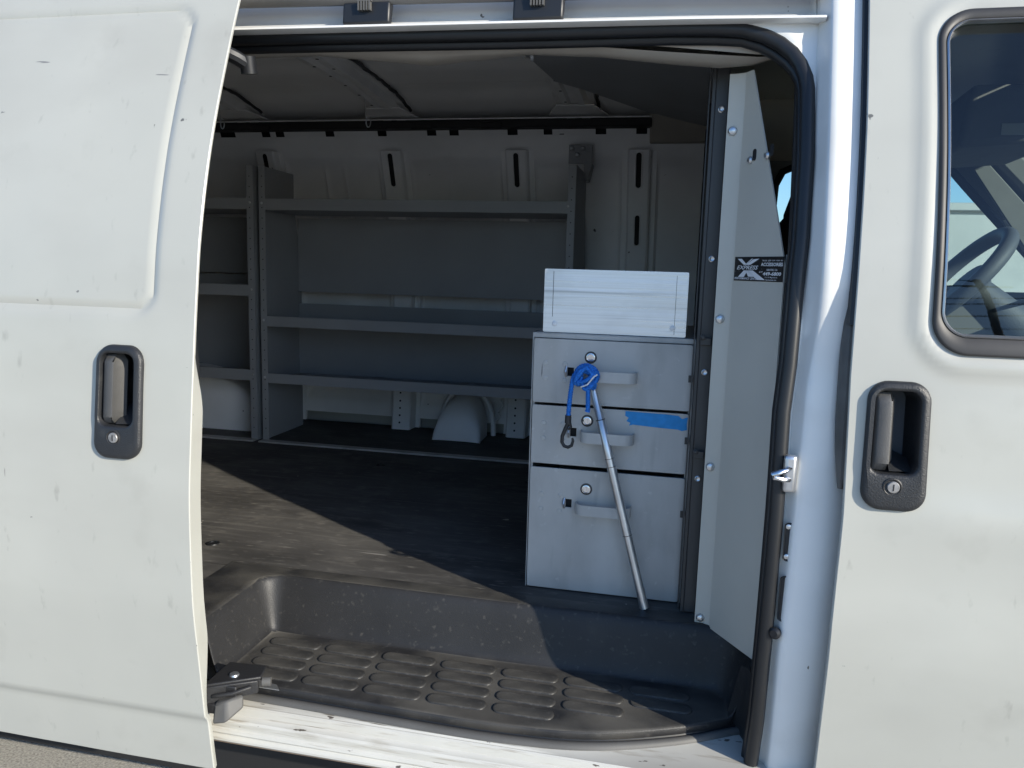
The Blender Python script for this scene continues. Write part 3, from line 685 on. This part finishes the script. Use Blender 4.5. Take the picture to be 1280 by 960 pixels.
# cab: driver side with window opening
outl = [(.06, .45), (2.5, .45), (2.5, 1.13), (1.72, 1.22), (1.02, 1.86), (.06, 1.90)]
winp = [(.295, 1.33)]+[(.295, z) for z in frange(1.40, 1.70, 6)]+[(.315, 1.745), (.36, 1.765), (.62, 1.765), (.86, 1.75), (1.10, 1.53), (1.25, 1.385), (1.25, 1.33)]
def dens(l):
    o = []
    for k in range(len(l)):
        a, b = l[k], l[(k+1) % len(l)]; n_ = max(1, int(math.dist(a, b)/.06))
        o += [(lerp(a[0], b[0], t/n_), lerp(a[1], b[1], t/n_)) for t in range(n_)]
    return o
m = MB(); m.plate(dens(outl), [dens(winp)], lambda x, z: (x, WIDE-prof(z), z), lambda x, z: (x, WIDE-prof(z)-.055, z))
dsk = P(m, 'driver_side', 'liner', angle=30)
m = MB(); m.tube([(x, WIDE-prof(z)-.045, z) for x, z in dens(winp)], .016, 8, closed=True); P(m, 'driver_window_seal', 'rubber', dsk)
m = MB(); m.face([(x, WIDE-prof(z)-.02, z) for x, z in winp]); P(m, 'driver_window_glass', 'windshield', dsk)
m = MB(); m.tube([(.86, 1.80, 1.775), (1.05, 1.83, 1.60), (1.30, 1.865, 1.36)], .016, 8, sq=(1, 1.5)); P(m, 'driver_window_frame', 'jamb', dsk)
m = MB()
m.rings([[(.86, 1.66, 1.86), (.86, 1.76, 1.84), (.93, 1.76, 1.84), (.94, 1.66, 1.87)], [(1.10, 1.68, 1.63), (1.10, 1.79, 1.62), (1.19, 1.79, 1.62), (1.19, 1.68, 1.65)], [(1.55, 1.70, 1.22), (1.55, 1.82, 1.20), (1.66, 1.82, 1.20), (1.66, 1.70, 1.24)]])
P(m, 'windshield_pillar', 'liner', bevel=.012)
m = MB(); m.rings([[(1.0, .20, 1.86), (1.0, .28, 1.87), (1.10, .28, 1.85), (1.10, .20, 1.84)], [(1.60, .08, 1.22), (1.60, .18, 1.22), (1.72, .18, 1.22), (1.72, .08, 1.22)]]); P(m, 'windshield_pillar', 'paint', bevel=.012)
m = MB(); m.grid([[(lerp(1.02, 1.74, t), y, lerp(1.86, 1.21, t)+.0) for y in frange(.12+.1*(1-t), 1.84-.1*(1-t), 10)] for t in frange(0, 1, 8)]); P(m, 'windshield', 'windshield')
m = MB(); m.box(.93, 1.03, .25, 1.71, 1.83, 1.96); P(m, 'roof_front', 'liner', bevel=.02)
m = MB(); m.grid([[(x, y, z) for y in (.05, 1.0, 1.91)] for x, z in ((1.70, 1.20), (2.1, 1.15), (2.45, 1.08), (2.55, .95), (2.57, .5))]); P(m, 'hood', 'paint', angle=60)
m = MB(); m.grid([[(x, prof(z), z) for x in (1.33, 1.75, 2.2, 2.5)] for z in frange(.5, 1.10, 14)]); m.grid([[(x, .03, z) for x, z in ((1.33, zz), (1.72, min(zz, 1.2)))] for zz in (1.08, 1.25)]); P(m, 'fender', 'paint', angle=50)
for x, ax in ((1.75, .17), (1.75, 1.80), (-2.05, .17), (-2.05, 1.80)):
    m = MB(); c = (x, ax, .36)
    m.lathe(c, (0, 1, 0), [(.20, -.10), (.30, -.115), (.345, -.10), (.36, -.06), (.36, .06), (.345, .10), (.30, .115), (.20, .10)], 40)
    wh = P(m, 'wheel', 'tyre'); q = MB(); s_ = -1 if ax < 1 else 1
    q.lathe((x, ax+s_*.085, .36), (0, s_, 0), [(.21, 0), (.205, .022), (.16, .006), (.08, .02), (.05, .03)], 32); P(q, 'rim', 'zinc', wh)
m = MB(); m.grid([[(x, y, .69) for x in (.17, 1.5)] for y in (.12, 1.88)]); P(m, 'cab_floor', 'dash')
m = MB(); tp_ = [(.898, 1.738), (.942, 1.756), (1.075, 1.615), (1.30, 1.36), (1.36, 1.24), (1.28, 1.24), (1.10, 1.455)]
m.plate(tp_, [], lambda x, z: (x, 1.668+.0, z), lambda x, z: (x, 1.679, z)); P(m, 'pillar_lining', 'liner', bevel=.004)
# dashboard, steering wheel, seat, visor
m = MB(); m.rings([[(1.18, y, .95), (1.12, y, 1.12), (1.13, y, 1.22), (1.18, y, 1.27), (1.30, y, 1.29), (1.68, y, 1.235), (1.70, y, .85)] for y in (.10, .6, 1.1, 1.3, 1.55, 1.84)], True, True)
dsh = P(m, 'dashboard', 'dash', bevel=.015, angle=40)
m = MB(); m.rings([[(1.10, 1.27, 1.22), (1.10, 1.57, 1.22), (1.30, 1.57, 1.25), (1.30, 1.27, 1.25)], [(1.13, 1.29, 1.315), (1.13, 1.55, 1.315), (1.28, 1.54, 1.33), (1.28, 1.30, 1.33)]], True, True); P(m, 'gauge_hood', 'dash', dsh, bevel=.02)
SWC = Vector((.812, 1.42, 1.385)); SN = Vector((-.77, 0, .64)).normalized(); SU = Vector((.64, 0, .77)).normalized(); SY = Vector((0, 1, 0))
m = MB(); m.tube([SWC+(SU*math.cos(2*math.pi*k/48)+SY*math.sin(2*math.pi*k/48))*.175 for k in range(48)], .0225, 12, closed=True)
sw = P(m, 'steering_wheel', 'dash', angle=60)
m = MB(); hub = SWC-SN*.035
m.lathe(hub, SN, [(.055, -.03), (.075, 0), (.070, .018), (.04, .025)], 20)
for a in (-100, 100, 160, -160):
    d = SU*math.cos(R(a))+SY*math.sin(R(a)); m.tube([hub+d*.05, hub+d*.12+SN*.012, SWC+d*.18], [.022, .018, .012], 8, sq=(1, .5))
P(m, 'wheel_hub', 'dash', sw)
m = MB(); m.tube([hub-SN*.02, hub-SN*.16, hub-SN*.42], [.05, .062, .065], 12); P(m, 'steering_column', 'dash')
m = MB(); m.tube([hub-SN*.10+Vector((0, -.04, 0)), hub-SN*.12+Vector((.02, -.19, .05))], [.006, .010], 8); P(m, 'column_stalk', 'black')
m = MB()
for y in (1.15, 1.70):
    pass
rows = []
for z, x0, x1, w in ((.98, .40, .56, .24), (1.10, .33, .54, .25), (1.25, .31, .50, .25), (1.38, .29, .45, .24), (1.48, .285, .42, .22), (1.545, .29, .40, .18), (1.575, .31, .38, .10)):
    rows.append([(x, 1.42+y*w, z) for x, y in ((x0, -.8), (x0-.005, 0), (x0, .8), (x0+.03, 1), (x1-.03, 1), (x1, .7), (x1, -.7), (x1-.03, -1), (x0+.03, -1))])
m.rings(rows, True, True); m.box(.40, .92, 1.18, 1.66, .86, 1.00)
st = P(m, 'driver_seat', 'seat', angle=60)
m = MB(); rows = []
for z, x0, x1, w in ((1.48, .31, .43, .10), (1.53, .302, .44, .12), (1.575, .302, .44, .12), (1.66, .327, .45, .12), (1.745, .354, .45, .11), (1.80, .38, .43, .07)):
    rows.append([(x, 1.42+y*w, z) for x, y in ((x0, -.8), (x0, .8), (x0+.02, 1), (x1-.02, 1), (x1, .8), (x1, -.8), (x1-.02, -1), (x0+.02, -1))])
m.rings(rows, True, True); P(m, 'head_restraint', 'seat', st, angle=60)
m = MB(); m.hexa([(.70, 1.18, 1.735), (.98, 1.18, 1.755), (.98, 1.62, 1.745), (.70, 1.62, 1.725)], [(.72, 1.18, 1.90), (.99, 1.18, 1.90), (.99, 1.62, 1.88), (.72, 1.62, 1.88)])
vis = P(m, 'sun_visor', 'liner', bevel=.02, seg=3)
m = MB(); m.box(.80, .88, 1.1765, 1.1785, 1.765, 1.795); P(m, 'visor_sticker', 'concrete', vis)
m = MB(); m.rings([[(x, y, z) for y, z in ((1.58, 1.965), (1.60, 1.90), (1.68, 1.80), (1.75, 1.775), (1.80, 1.775), (1.80, 1.95))] for x in (.07, .36, .62)], True, True); P(m, 'cab_header_trim', 'tan', bevel=.02, seg=3)
m = MB(); m.box(.07, .275, 1.70, 1.80, .8, 1.76); P(m, 'cab_pillar_trim', 'dash', bevel=.02)
m = MB(); m.box(.97, 1.0, .92, 1.14, 1.67, 1.74); P(m, 'rear_mirror', 'black', bevel=.01)

# ------------------------------------------------------------------ partition with its wing
par = thing('partition', 'grey metal partition between cab and cargo room with angled wing plate', 'partition', (.06, .95, .70))
def pp(mb, name, m_, parent=None, **k): return mb.build(name, m_, parent or par, **k)
m = MB(); m.plate([(.34, .702), (1.79, .702), (1.79, 1.62), (1.66, 1.88), (.34, 1.92)], [], lambda y, z: (.050, y, z), lambda y, z: (.053, y, z)); pp(m, 'panel', 'post')
m = MB(); m.box(.036, .060, .330, .345, .703, 1.90); pst = pp(m, 'post', 'post', bevel=.002)
m = MB(); m.box(.030, .0355, .331, .36, .703, 1.90); m.box(.0245, .0265, .345, .36, .703, 1.90); pp(m, 'channel_lip', 'post')
for y in (.75, 1.2, 1.6):
    m = MB(); m.box(.040, .0495, y-.018, y+.018, .71, 1.86); pp(m, 'stiffener', 'post', bevel=.003)
WA, WB = Vector((.086, .284, 0)), Vector((.159, .160, 0)); WL = (WB-WA).length; WU = (WB-WA)/WL; WN = Vector((WU.y, -WU.x, 0))
if WN.y > 0: WN = -WN
def wp(u, z, d=0): q = WA+WU*u+WN*d; return (q.x, q.y, z)
wout = [(0, .697), (WL*.985, .702), (WL*.99, 1.05), (WL*1.0, 1.20), (WL*1.0, 1.395), (WL*.80, 1.475), (WL*.13, 1.728), (0, 1.728)]
m = MB(); m.plate(wout, [], lambda u, z: wp(u, z), lambda u, z: wp(u, z, -.0025))
wing = pp(m, 'wing_plate', 'wing', angle=20)
m = MB(); m.rings([[(x, y, z) for x, y in ((.058, .2935), (.072, .2920), (.084, .2865), (.0862, .2845), (.0855, .2875), (.072, .2945), (.058, .296))] for z in (.692, 1.2, 1.728)], True, True); pp(m, 'wing_flange', 'wing', angle=25)
bolt = MB().lathe((0, 0, 0), (0, -1, 0), [(.0085, -.001), (.0085, .001), (.0065, .0045), (.003, .006)], 14).mesh('bolt', 'zinc')
for x, z in ((.0685, 1.630), (.0685, 1.295), (.0685, 1.015), (.0685, .712)): link('bolt', bolt, par, (x, .2918, z))
scr = MB().lathe((0, 0, 0), (0, -1, 0), [(.006, -.001), (.006, .001), (.0045, .002), (.0025, .001)], 12).mesh('screw', 'zinc')
for z in (1.675, 1.405, 1.19, .98): link('screw', scr, par, (.048, .3295, z))
for u, z in ((.030, 1.575), (.078, 1.577)):
    m = MB(); c = wp(u, z, 0); m.lathe(c, WN, [(.0065, -.001), (.0065, .003), (.004, .006)], 12); pp(m, 'wing_screw', 'zinc', wing)
    m = MB(); m.plate(rrect(u+.010, z+.008, .010, .020, .0045, 4), [], lambda a, b: wp(a, b, .0004), lambda a, b: wp(a, b, .0008)); pp(m, 'wing_slot', 'dark', wing)
for z0, z1, w in ((1.366, 1.412, .020), (1.222, 1.266, .016), (1.055, 1.098, .014)):
    m = MB(); m.box(.1615, .1615+w, .172, .178, z0, z1); pp(m, 'bracket_tab', 'grey', bevel=.001)
for z in (1.255, 1.035):
    m = MB(); m.box(.036, .056, .318, .330, z-.012, z+.002); m.cyl((.040, .317, z+.004), (.040, .300, z+.004), .0035, 8); m.lathe((.040, .309, z+.004), (0, -1, 0), [(.006, 0), (.006, .005)], 6); pp(m, 'latch_bracket', 'galv' if z > 2 else 'post', bevel=.001)
m = MB(); SU0, SU1, SZ0, SZ1 = .004, WL*.995, 1.3665, 1.4085
m.plate([(SU0, SZ0), (SU1, SZ0), (SU1, SZ1), (SU0, SZ1)], [], lambda u, z: wp(u, z, .0006), lambda u, z: wp(u, z, .0009))
stk = pp(m, 'shop_sticker', 'sticker', wing)
stk['label'] = 'black business sticker with white lettering and a big letter X'
# lettering: built-in font outlines fitted into the sticker, a = 0..1 across, b = 0..1 up
def text_mesh(mb, body, a0, a1, b0, b1, shear=0., bold=0., d=.0011):
    cu = bpy.data.curves.new('t', 'FONT'); cu.body = body; cu.size = 1; cu.offset = bold; cu.resolution_u = 2
    ob = bpy.data.objects.new('t', cu); COL.objects.link(ob)
    dg = bpy.context.evaluated_depsgraph_get(); me = bpy.data.meshes.new_from_object(ob.evaluated_get(dg))
    vx = [v.co.x for v in me.vertices]; vy = [v.co.y for v in me.vertices]
    x0, x1, y0, y1 = min(vx), max(vx), min(vy), max(vy)
    pts = []
    for v in me.vertices:
        t = (v.co.x-x0)/(x1-x0); q = (v.co.y-y0)/(y1-y0)
        a = lerp(a0, a1, t)+shear*(q-.5); b = lerp(b0, b1, q)
        pts.append(wp(lerp(SU0, SU1, a), lerp(SZ0, SZ1, b), d))
    i = mb.add(pts)
    for p in me.polygons: mb.f.append(tuple(i+k for k in p.vertices))
    bpy.data.objects.remove(ob); bpy.data.curves.remove(cu); bpy.data.meshes.remove(me)
def quad(mb, pts, d=.0010): mb.face([wp(lerp(SU0, SU1, a), lerp(SZ0, SZ1, b), d) for a, b in pts])
m = MB()
quad(m, [(.06, .92), (.15, .92), (.27, .67), (.20, .67)])
quad(m, [(.40, .90), (.52, .92), (.34, .67), (.24, .67)]); quad(m, [(.36, .92), (.39, .92), (.26, .70), (.25, .72)])
quad(m, [(.21, .44), (.29, .44), (.22, .16), (.09, .16)]); quad(m, [(.27, .44), (.40, .44), (.66, .06), (.50, .06)])
quad(m, [(.24, .44), (.31, .44), (.44, .18), (.31, .18)])
P_txt = [('EXPRESS', .07, .50, .475, .64, .03, .012), ('PERFORMANCE CENTER', .02, .52, .06, .15, .01, .02),
         ('TRUCK - JEEP - SUV - VAN - RV', .58, .98, .80, .87, 0, .012), ('ACCESSORIES', .56, .985, .62, .76, 0, .03), ('SANTEE, CA', .68, .89, .42, .51, 0, .015),
         ('619', .535, .60, .35, .42, .01, .02), ('449-6800', .61, .965, .24, .39, .01, .035), ('1111 N. Magnolia Av.', .655, .90, .13, .20, 0, .012), ('Xpresscenter.com', .67, .88, .03, .10, 0, .012)]
for b_, a0, a1, c0, c1, sh, bo in P_txt: text_mesh(m, b_, a0, a1, c0, c1, sh, bo)
pp(m, 'lettering', 'white_ink', wing, angle=0, recalc=False)

# ------------------------------------------------------------------ shelving along the far wall
YS = 1.455
def shelf_unit(x0, x1, label, zs, ends, zt):
    t = thing('shelving_unit', label, 'shelving', ((x0+x1)/2, 1.6, .70), 'shelving units along the far wall')
    def q(mb, name, m_='shelf', **k): return mb.build(name, m_, t, **k)
    for x, s in ends:        # end panel in the plane x, its front flange turned towards s
        a = [(1.4565, .702), (1.775, .702), (1.775, 1.38), (1.718, 1.60), (1.718, zt-.003), (1.4565, zt)]
        m = MB(); m.plate(a, [], lambda y, z: (x-.001, y, z), lambda y, z: (x+.001, y, z)); e = q(m, 'end_panel')
        m = MB(); m.box(min(x, x+s*.0255), max(x, x+s*.0255), YS-.0012, YS+.0008, .702, zt); q(m, 'upright', bevel=.0008)
        m = MB()
        for z in frange(.75, zt-.04, 26): m.lathe((x+s*.013, YS-.001, z), (0, -1, 0), [(.0022, -.0005), (.0022, .0004)], 8)
        q(m, 'upright_hole', 'dark')
    for z0, z1 in zs:
        m = MB(); m.box(x0+.002, x1-.002, YS+.001, YS+.003, z0, z1); m.box(x0+.002, x1-.002, YS+.003, 1.752, z0, z0+.002); m.box(x0+.002, x1-.002, 1.750, 1.752, z0+.002, z0+.075 if z0 < 1.4 else z0+.012)
        m.box(x0+.002, x1-.002, YS+.003, YS+.016, z1-.0015, z1)
        q(m, 'shelf', bevel=.0008)
        for x in (x0+.012, x1-.012):
            m = MB(); m.lathe((x, YS-.0012, (z0+z1)/2+.004), (0, -1, 0), [(.0045, -.001), (.0045, .0015), (.002, .003)], 10); q(m, 'shelf_bolt', 'zinc')
    m = MB(); m.box(x0, x1, 1.418, 1.4538, .7015, .7075); q(m, 'base_strip', 'grey', bevel=.001)
    return t, q
t1, q1 = shelf_unit(-1.5385, -.384, 'long grey steel shelving unit with three open shelves standing behind the drawer cabinet', [(1.566, 1.606), (1.139, 1.177), (.925, .961)], [(-1.5385, 1), (-.372, -1)], 1.726)
m = MB(); m.box(-1.536, -.375, 1.746, 1.7475, 1.262, 1.555); q1(m, 'back_panel')
m = MB(); m.box(-1.536, -.375, 1.746, 1.7475, .985, 1.125); q1(m, 'back_panel')
m = MB(); m.box(-.430, -.346, 1.655, 1.659, 1.755, 1.822); bk = q1(m, 'mounting_bracket', bevel=.001)
m = MB(); m.hexa([(-.374, 1.66, 1.70), (-.362, 1.66, 1.70), (-.345, 1.66, 1.755), (-.375, 1.66, 1.755)], [(-.374, 1.75, 1.70), (-.362, 1.75, 1.70), (-.345, 1.72, 1.755), (-.375, 1.72, 1.755)]); q1(m, 'bracket_arm')
for x, z in ((-.418, 1.808), (-.380, 1.808), (-.399, 1.787)):
    m = MB(); m.lathe((x, 1.655, z), (0, -1, 0), [(.008, -.001), (.008, .002), (.004, .005)], 12); q1(m, 'bracket_bolt', 'zinc')
t2, q2 = shelf_unit(-2.62, -1.5625, 'grey steel shelving unit at the rear, partly hidden by the open sliding door', [(1.568, 1.608), (1.249, 1.291), (.930, .972)], [(-2.62, 1), (-1.5625, -1)], 1.726)
m = MB(); m.box(-2.60, -1.59, 1.746, 1.7475, .985, 1.24); q2(m, 'back_panel')
m = MB(); m.box(-2.60, -1.59, 1.746, 1.7475, 1.33, 1.555); q2(m, 'back_panel')

# ------------------------------------------------------------------ drawer cabinet
cab = thing('drawer_cabinet', 'grey steel cabinet of three drawers standing on the van floor beside the step', 'cabinet', (-.134, .56, .70))
def cq(mb, name, m_='grey', parent=None, **k): return mb.build(name, m_, parent or cab, **k)
CX0, CX1, CY = -.298, .030, .375
m = MB()
m.box(CX0, CX0+.002, CY+.001, .80, .701, 1.249); m.box(CX1-.002, CX1, CY+.001, .80, .701, 1.249); m.box(CX0+.002, CX1-.002, .798, .80, .701, 1.249)
m.box(CX0+.002, CX1-.002, CY+.001, .798, 1.247, 1.249); m.box(CX0+.002, CX1-.002, CY+.001, CY+.003, 1.2385, 1.247)
m.box(CX0+.002, CX1-.002, CY+.012, .798, .703, .705); m.box(CX0+.002, CX0+.008, CY+.006, CY+.0075, .705, 1.238); m.box(CX1-.008, CX1-.002, CY+.006, CY+.0075, .705, 1.238)
cq(m, 'case', bevel=.001)
dimple = MB().lathe((0, 0, 0), (0, -1, 0), [(.0055, -.001), (.0045, .0012), (.002, .0016)], 12).mesh('dimple', 'grey')
lockm = MB().lathe((0, 0, 0), (0, -1, 0), [(.0098, -.001), (.0098, .002), (.0088, .0038), (.0072, .0042), (.0066, .0026), (.002, .0026)], 20)
lockm.box(-.0009, .0009, -.0046, -.0036, -.004, .004); lockm = lockm.mesh('lock', 'chrome')
for (z0, z1, lx, lz, px0, px1, pz, tilt) in ((1.105, 1.2375, -.176, 1.203, -.200, -.081, 1.1675, -.001), (.9755, 1.099, -.178, 1.072, -.190, -.081, 1.042, .001), (.704, .967, -.174, .928, -.194, -.080, .890, 0)):
    m = MB(); hz = pz+.004; hx = px0-.016
    m.plate(rrect((CX0+CX1)/2-.0005, (z0+z1)/2, CX1-CX0-.010, z1-z0, .004, 3), [[(hx-.0065, hz-.009), (hx+.0065, hz-.009), (hx+.0065, hz+.009), (hx-.0065, hz+.009)]], lambda x, z: (x, CY-.004+tilt, z), lambda x, z: (x, CY+.0, z))
    d = cq(m, 'drawer', angle=20, bevel=.0012)
    m = MB(); m.box(hx-.012, hx+.012, CY+.008, CY+.010, hz-.02, hz+.02); cq(m, 'latch_recess', 'dark', d)
    m = MB(); m.tube([(hx-.009, CY-.004, hz+.010), (hx-.010, CY-.010, hz), (hx-.009, CY-.004, hz-.010)], .0028, 8); cq(m, 'latch_tongue', 'zinc', d)
    # strap pull
    path = [(px0, CY-.003), (px0, CY-.014), (px0+.002, CY-.024), (px0+.008, CY-.031), (px0+.018, CY-.034), (px1-.018, CY-.034), (px1-.008, CY-.031), (px1-.002, CY-.024), (px1, CY-.014), (px1, CY-.003)]
    cxm = (px0+px1)/2
    m = MB(); m.rings([[(x+(cxm-x)*.0, y, pz-.011) for x, y in path]+[(lerp(x, cxm, .035), y+.002, pz-.011) for x, y in reversed(path)],
                       [(x, y, pz+.011) for x, y in path]+[(lerp(x, cxm, .035), y+.002, pz+.011) for x, y in reversed(path)]], True, True)
    cq(m, 'pull', 'grey', d, angle=50)
    m = MB(); m.lathe((lx, CY-.004+tilt, lz), (0, -1, 0), [(.0125, -.001), (.0125, .0008), (.0105, .0012)], 20); cq(m, 'lock_ring', 'post', d)
    link('lock', lockm, d, (lx, CY-.004+tilt, lz))
    for x, z in ((-.268, pz+.020), (-.268, pz-.012), (-.228, pz+.020), (-.228, pz-.014)): link('dimple', dimple, d, (x, CY-.004+tilt, z))
    m = MB(); m.box(CX1-.011, CX1-.003, CY-.0062+tilt, CY-.0042+tilt, pz-.004, pz+.010); cq(m, 'side_catch', 'post', d)
    if 1.05 < z1 < 1.1:
        to = [(-.101, 1.0975), (-.060, 1.0965), (-.02, 1.0960), (.004, 1.0945), (.012, 1.0885), (.020, 1.0920), (.0225, 1.0915), (.0215, 1.078), (.0225, 1.067), (.012, 1.064), (.005, 1.0665), (-.03, 1.0675), (-.085, 1.0705), (-.093, 1.068), (-.090, 1.074), (-.0985, 1.077), (-.094, 1.084), (-.1015, 1.088)]
        m = MB(); m.plate(to, [], lambda x, z: (x, CY-.0042+tilt, z), lambda x, z: (x, CY-.0047+tilt, z)); tp = cq(m, 'masking_tape', 'tape', d, angle=20); tp['label'] = 'torn strip of blue masking tape'
# aluminium box on top
ab = thing('aluminium_box', 'scratched silver aluminium box standing on top of the drawer cabinet', 'box', (-.134, .5, 1.25))
m = MB(); m.plate(rrect(-.135, 1.3145, .288, .129, .003, 3), [], lambda x, z: (x, .384, z), lambda x, z: (x, .387, z)); m.build('front', 'alu', ab, bevel=.001)
m = MB(); m.box(-.279, -.276, .3875, .68, 1.2505, 1.377); m.box(.006, .009, .3875, .68, 1.2505, 1.377); m.build('side', 'alu', ab, bevel=.001)
m = MB(); m.box(-.2755, .0055, .3875, .68, 1.2505, 1.2525); m.box(-.2755, .0055, .677, .68, 1.253, 1.377); m.build('tray', 'alu', ab)
for x, z in ((-.255, 1.268), (-.018, 1.268)):
    m = MB(); m.lathe((x, .384, z), (0, -1, 0), [(.006, -.001), (.006, .001), (.003, .0025)], 12); m.build('rivet', 'galv', ab)
m = MB(); m.box(-.2605, -.2595, .3835, .3841, 1.282, 1.374); m.build('scribe_line', 'post', ab)
m = MB(); m.box(-.0145, -.0137, .3835, .3841, 1.255, 1.372); m.build('scribe_line', 'post', ab)
# pole with blue cord
pol = thing('metal_pole', 'thin silver tubular pole leaning through the drawer pulls', 'pole', (-.044, .327, .701))
A_, B_ = Vector((-.1765, .3545, 1.176)), Vector((-.041, .330, .702))
D_ = (B_-A_)
m = MB(); m.tube([A_, A_+D_*.20, A_+D_*.202, A_+D_*.365], [.0078, .0084, .0094, .0096], 14); m.build('upper_tube', 'zinc', pol, angle=50)
m = MB(); m.tube([A_+D_*.3655, A_+D_*.69], [.0096, .0096], 14); m.build('middle_tube', 'zinc', pol, angle=50)
m = MB(); m.tube([A_+D_*.6905, A_+D_*.96, A_+D_*.985, B_], [.0092, .0092, .0096, .0102], 14); m.build('lower_tube', 'zinc', pol, angle=50)
for t in (.202, .3655, .40, .6905):
    c = A_+D_*t; m = MB(); m.lathe(c, D_, [(.0094, -.0008), (.0101, 0), (.0094, .0008)], 14); m.build('joint_ring', 'post', pol)
cord = thing('blue_cord', 'knotted blue cord with a black plastic hook tied to the pole top', 'cord', (-.180, .34, 1.09))
K = Vector((-.1785, .338, 1.167))
def knot(k): a = k*.55; return K+Vector((.0165*math.cos(a)+.006*math.cos(2.7*a), -.008+.007*math.sin(1.7*a), .017*math.sin(a)+.007*math.sin(3.1*a)))
m = MB(); m.tube(*cordpath([knot(k) for k in range(46)], .0042), 8)
m.tube(*cordpath([K+Vector((.022*math.cos(R(a)), -.006-.004*math.sin(R(2*a)), .004+.020*math.sin(R(a)))) for a in range(-60, 270, 20)], .0045), 8)
m.tube(*cordpath([K+Vector((-.016, -.010, -.012)), K+Vector((.002, -.017, -.004)), K+Vector((.014, -.014, .010)), K+Vector((.004, -.010, .020))], .0043), 8)
m.build('knot', 'blue_rope', cord, angle=60)
m = MB(); m.tube(*cordpath([K+Vector((-.022, -.004, .006)), K+Vector((-.027, -.006, -.004)), K+Vector((-.031, -.005, -.035)), K+Vector((-.0335, -.004, -.072)), K+Vector((-.0335, -.003, -.085))], .0048), 8); m.build('long_end', 'blue_rope', cord, angle=60)
m = MB(); m.tube([K+Vector((.004, -.012, -.012)), K+Vector((.0055, -.014, -.04)), K+Vector((.006, -.012, -.064)), K+Vector((.005, -.012, -.068))], [.0045, .0045, .0045, .0055], 8); m.build('short_end', 'blue_rope', cord, angle=60)
m = MB(); m.tube([K+Vector((-.009, -.020, -.018)), K+Vector((.004, -.022, -.012)), K+Vector((.016, -.020, .004)), K+Vector((.022, -.016, .008))], .0016, 6); m.build('twine', 'white_rope', cord)
H = K+Vector((-.0340, -.003, -.085))
m = MB(); m.tube([H+Vector((0, 0, .006)), H+Vector((0, 0, -.010))], .0066, 10)
m.tube([H+Vector((.002, 0, -.008)), H+Vector((-.004, 0, -.02)), H+Vector((-.0105, 0, -.038)), H+Vector((-.0110, 0, -.050)), H+Vector((-.006, 0, -.058)), H+Vector((.002, 0, -.060)), H+Vector((.009, 0, -.056)), H+Vector((.0115, 0, -.046)), H+Vector((.0100, 0, -.040))], [.0045, .0042, .0038, .0036, .0036, .0036, .0034, .003, .002], 8)
m.tube([H+Vector((.003, 0, -.010)), H+Vector((.006, 0, -.018)), H+Vector((.001, 0, -.024))], [.004, .003, .002], 8)
m.build('hook', 'black', cord, angle=60)

# ------------------------------------------------------------------ wire hooks under the roof
for x, y, z, lab in ((-1.66, 1.42, 1.945, 'thin wire hook with ring hanging by the rear roof bow near the sliding door'), (-1.10, 1.42, 1.945, 'thin wire hook with ring hanging from the middle roof bow')):
    t = thing('wire_hook', lab, 'hook', (x, y, z-.02), 'wire hooks under the roof')
    m = MB(); m.tube([(x-.01, y, z), (x-.008, y, z-.02), (x-.006, y, z-.05), (x-.002, y, z-.075)], .0022, 6); m.build('wire', 'zinc', t)
    m = MB(); m.tube([(x+.004+.010*math.cos(R(a)), y-.004*math.cos(R(a)), z-.080+.018*math.sin(R(a))) for a in range(0, 360, 24)], .002, 6, closed=True); m.build('ring', 'zinc', t)
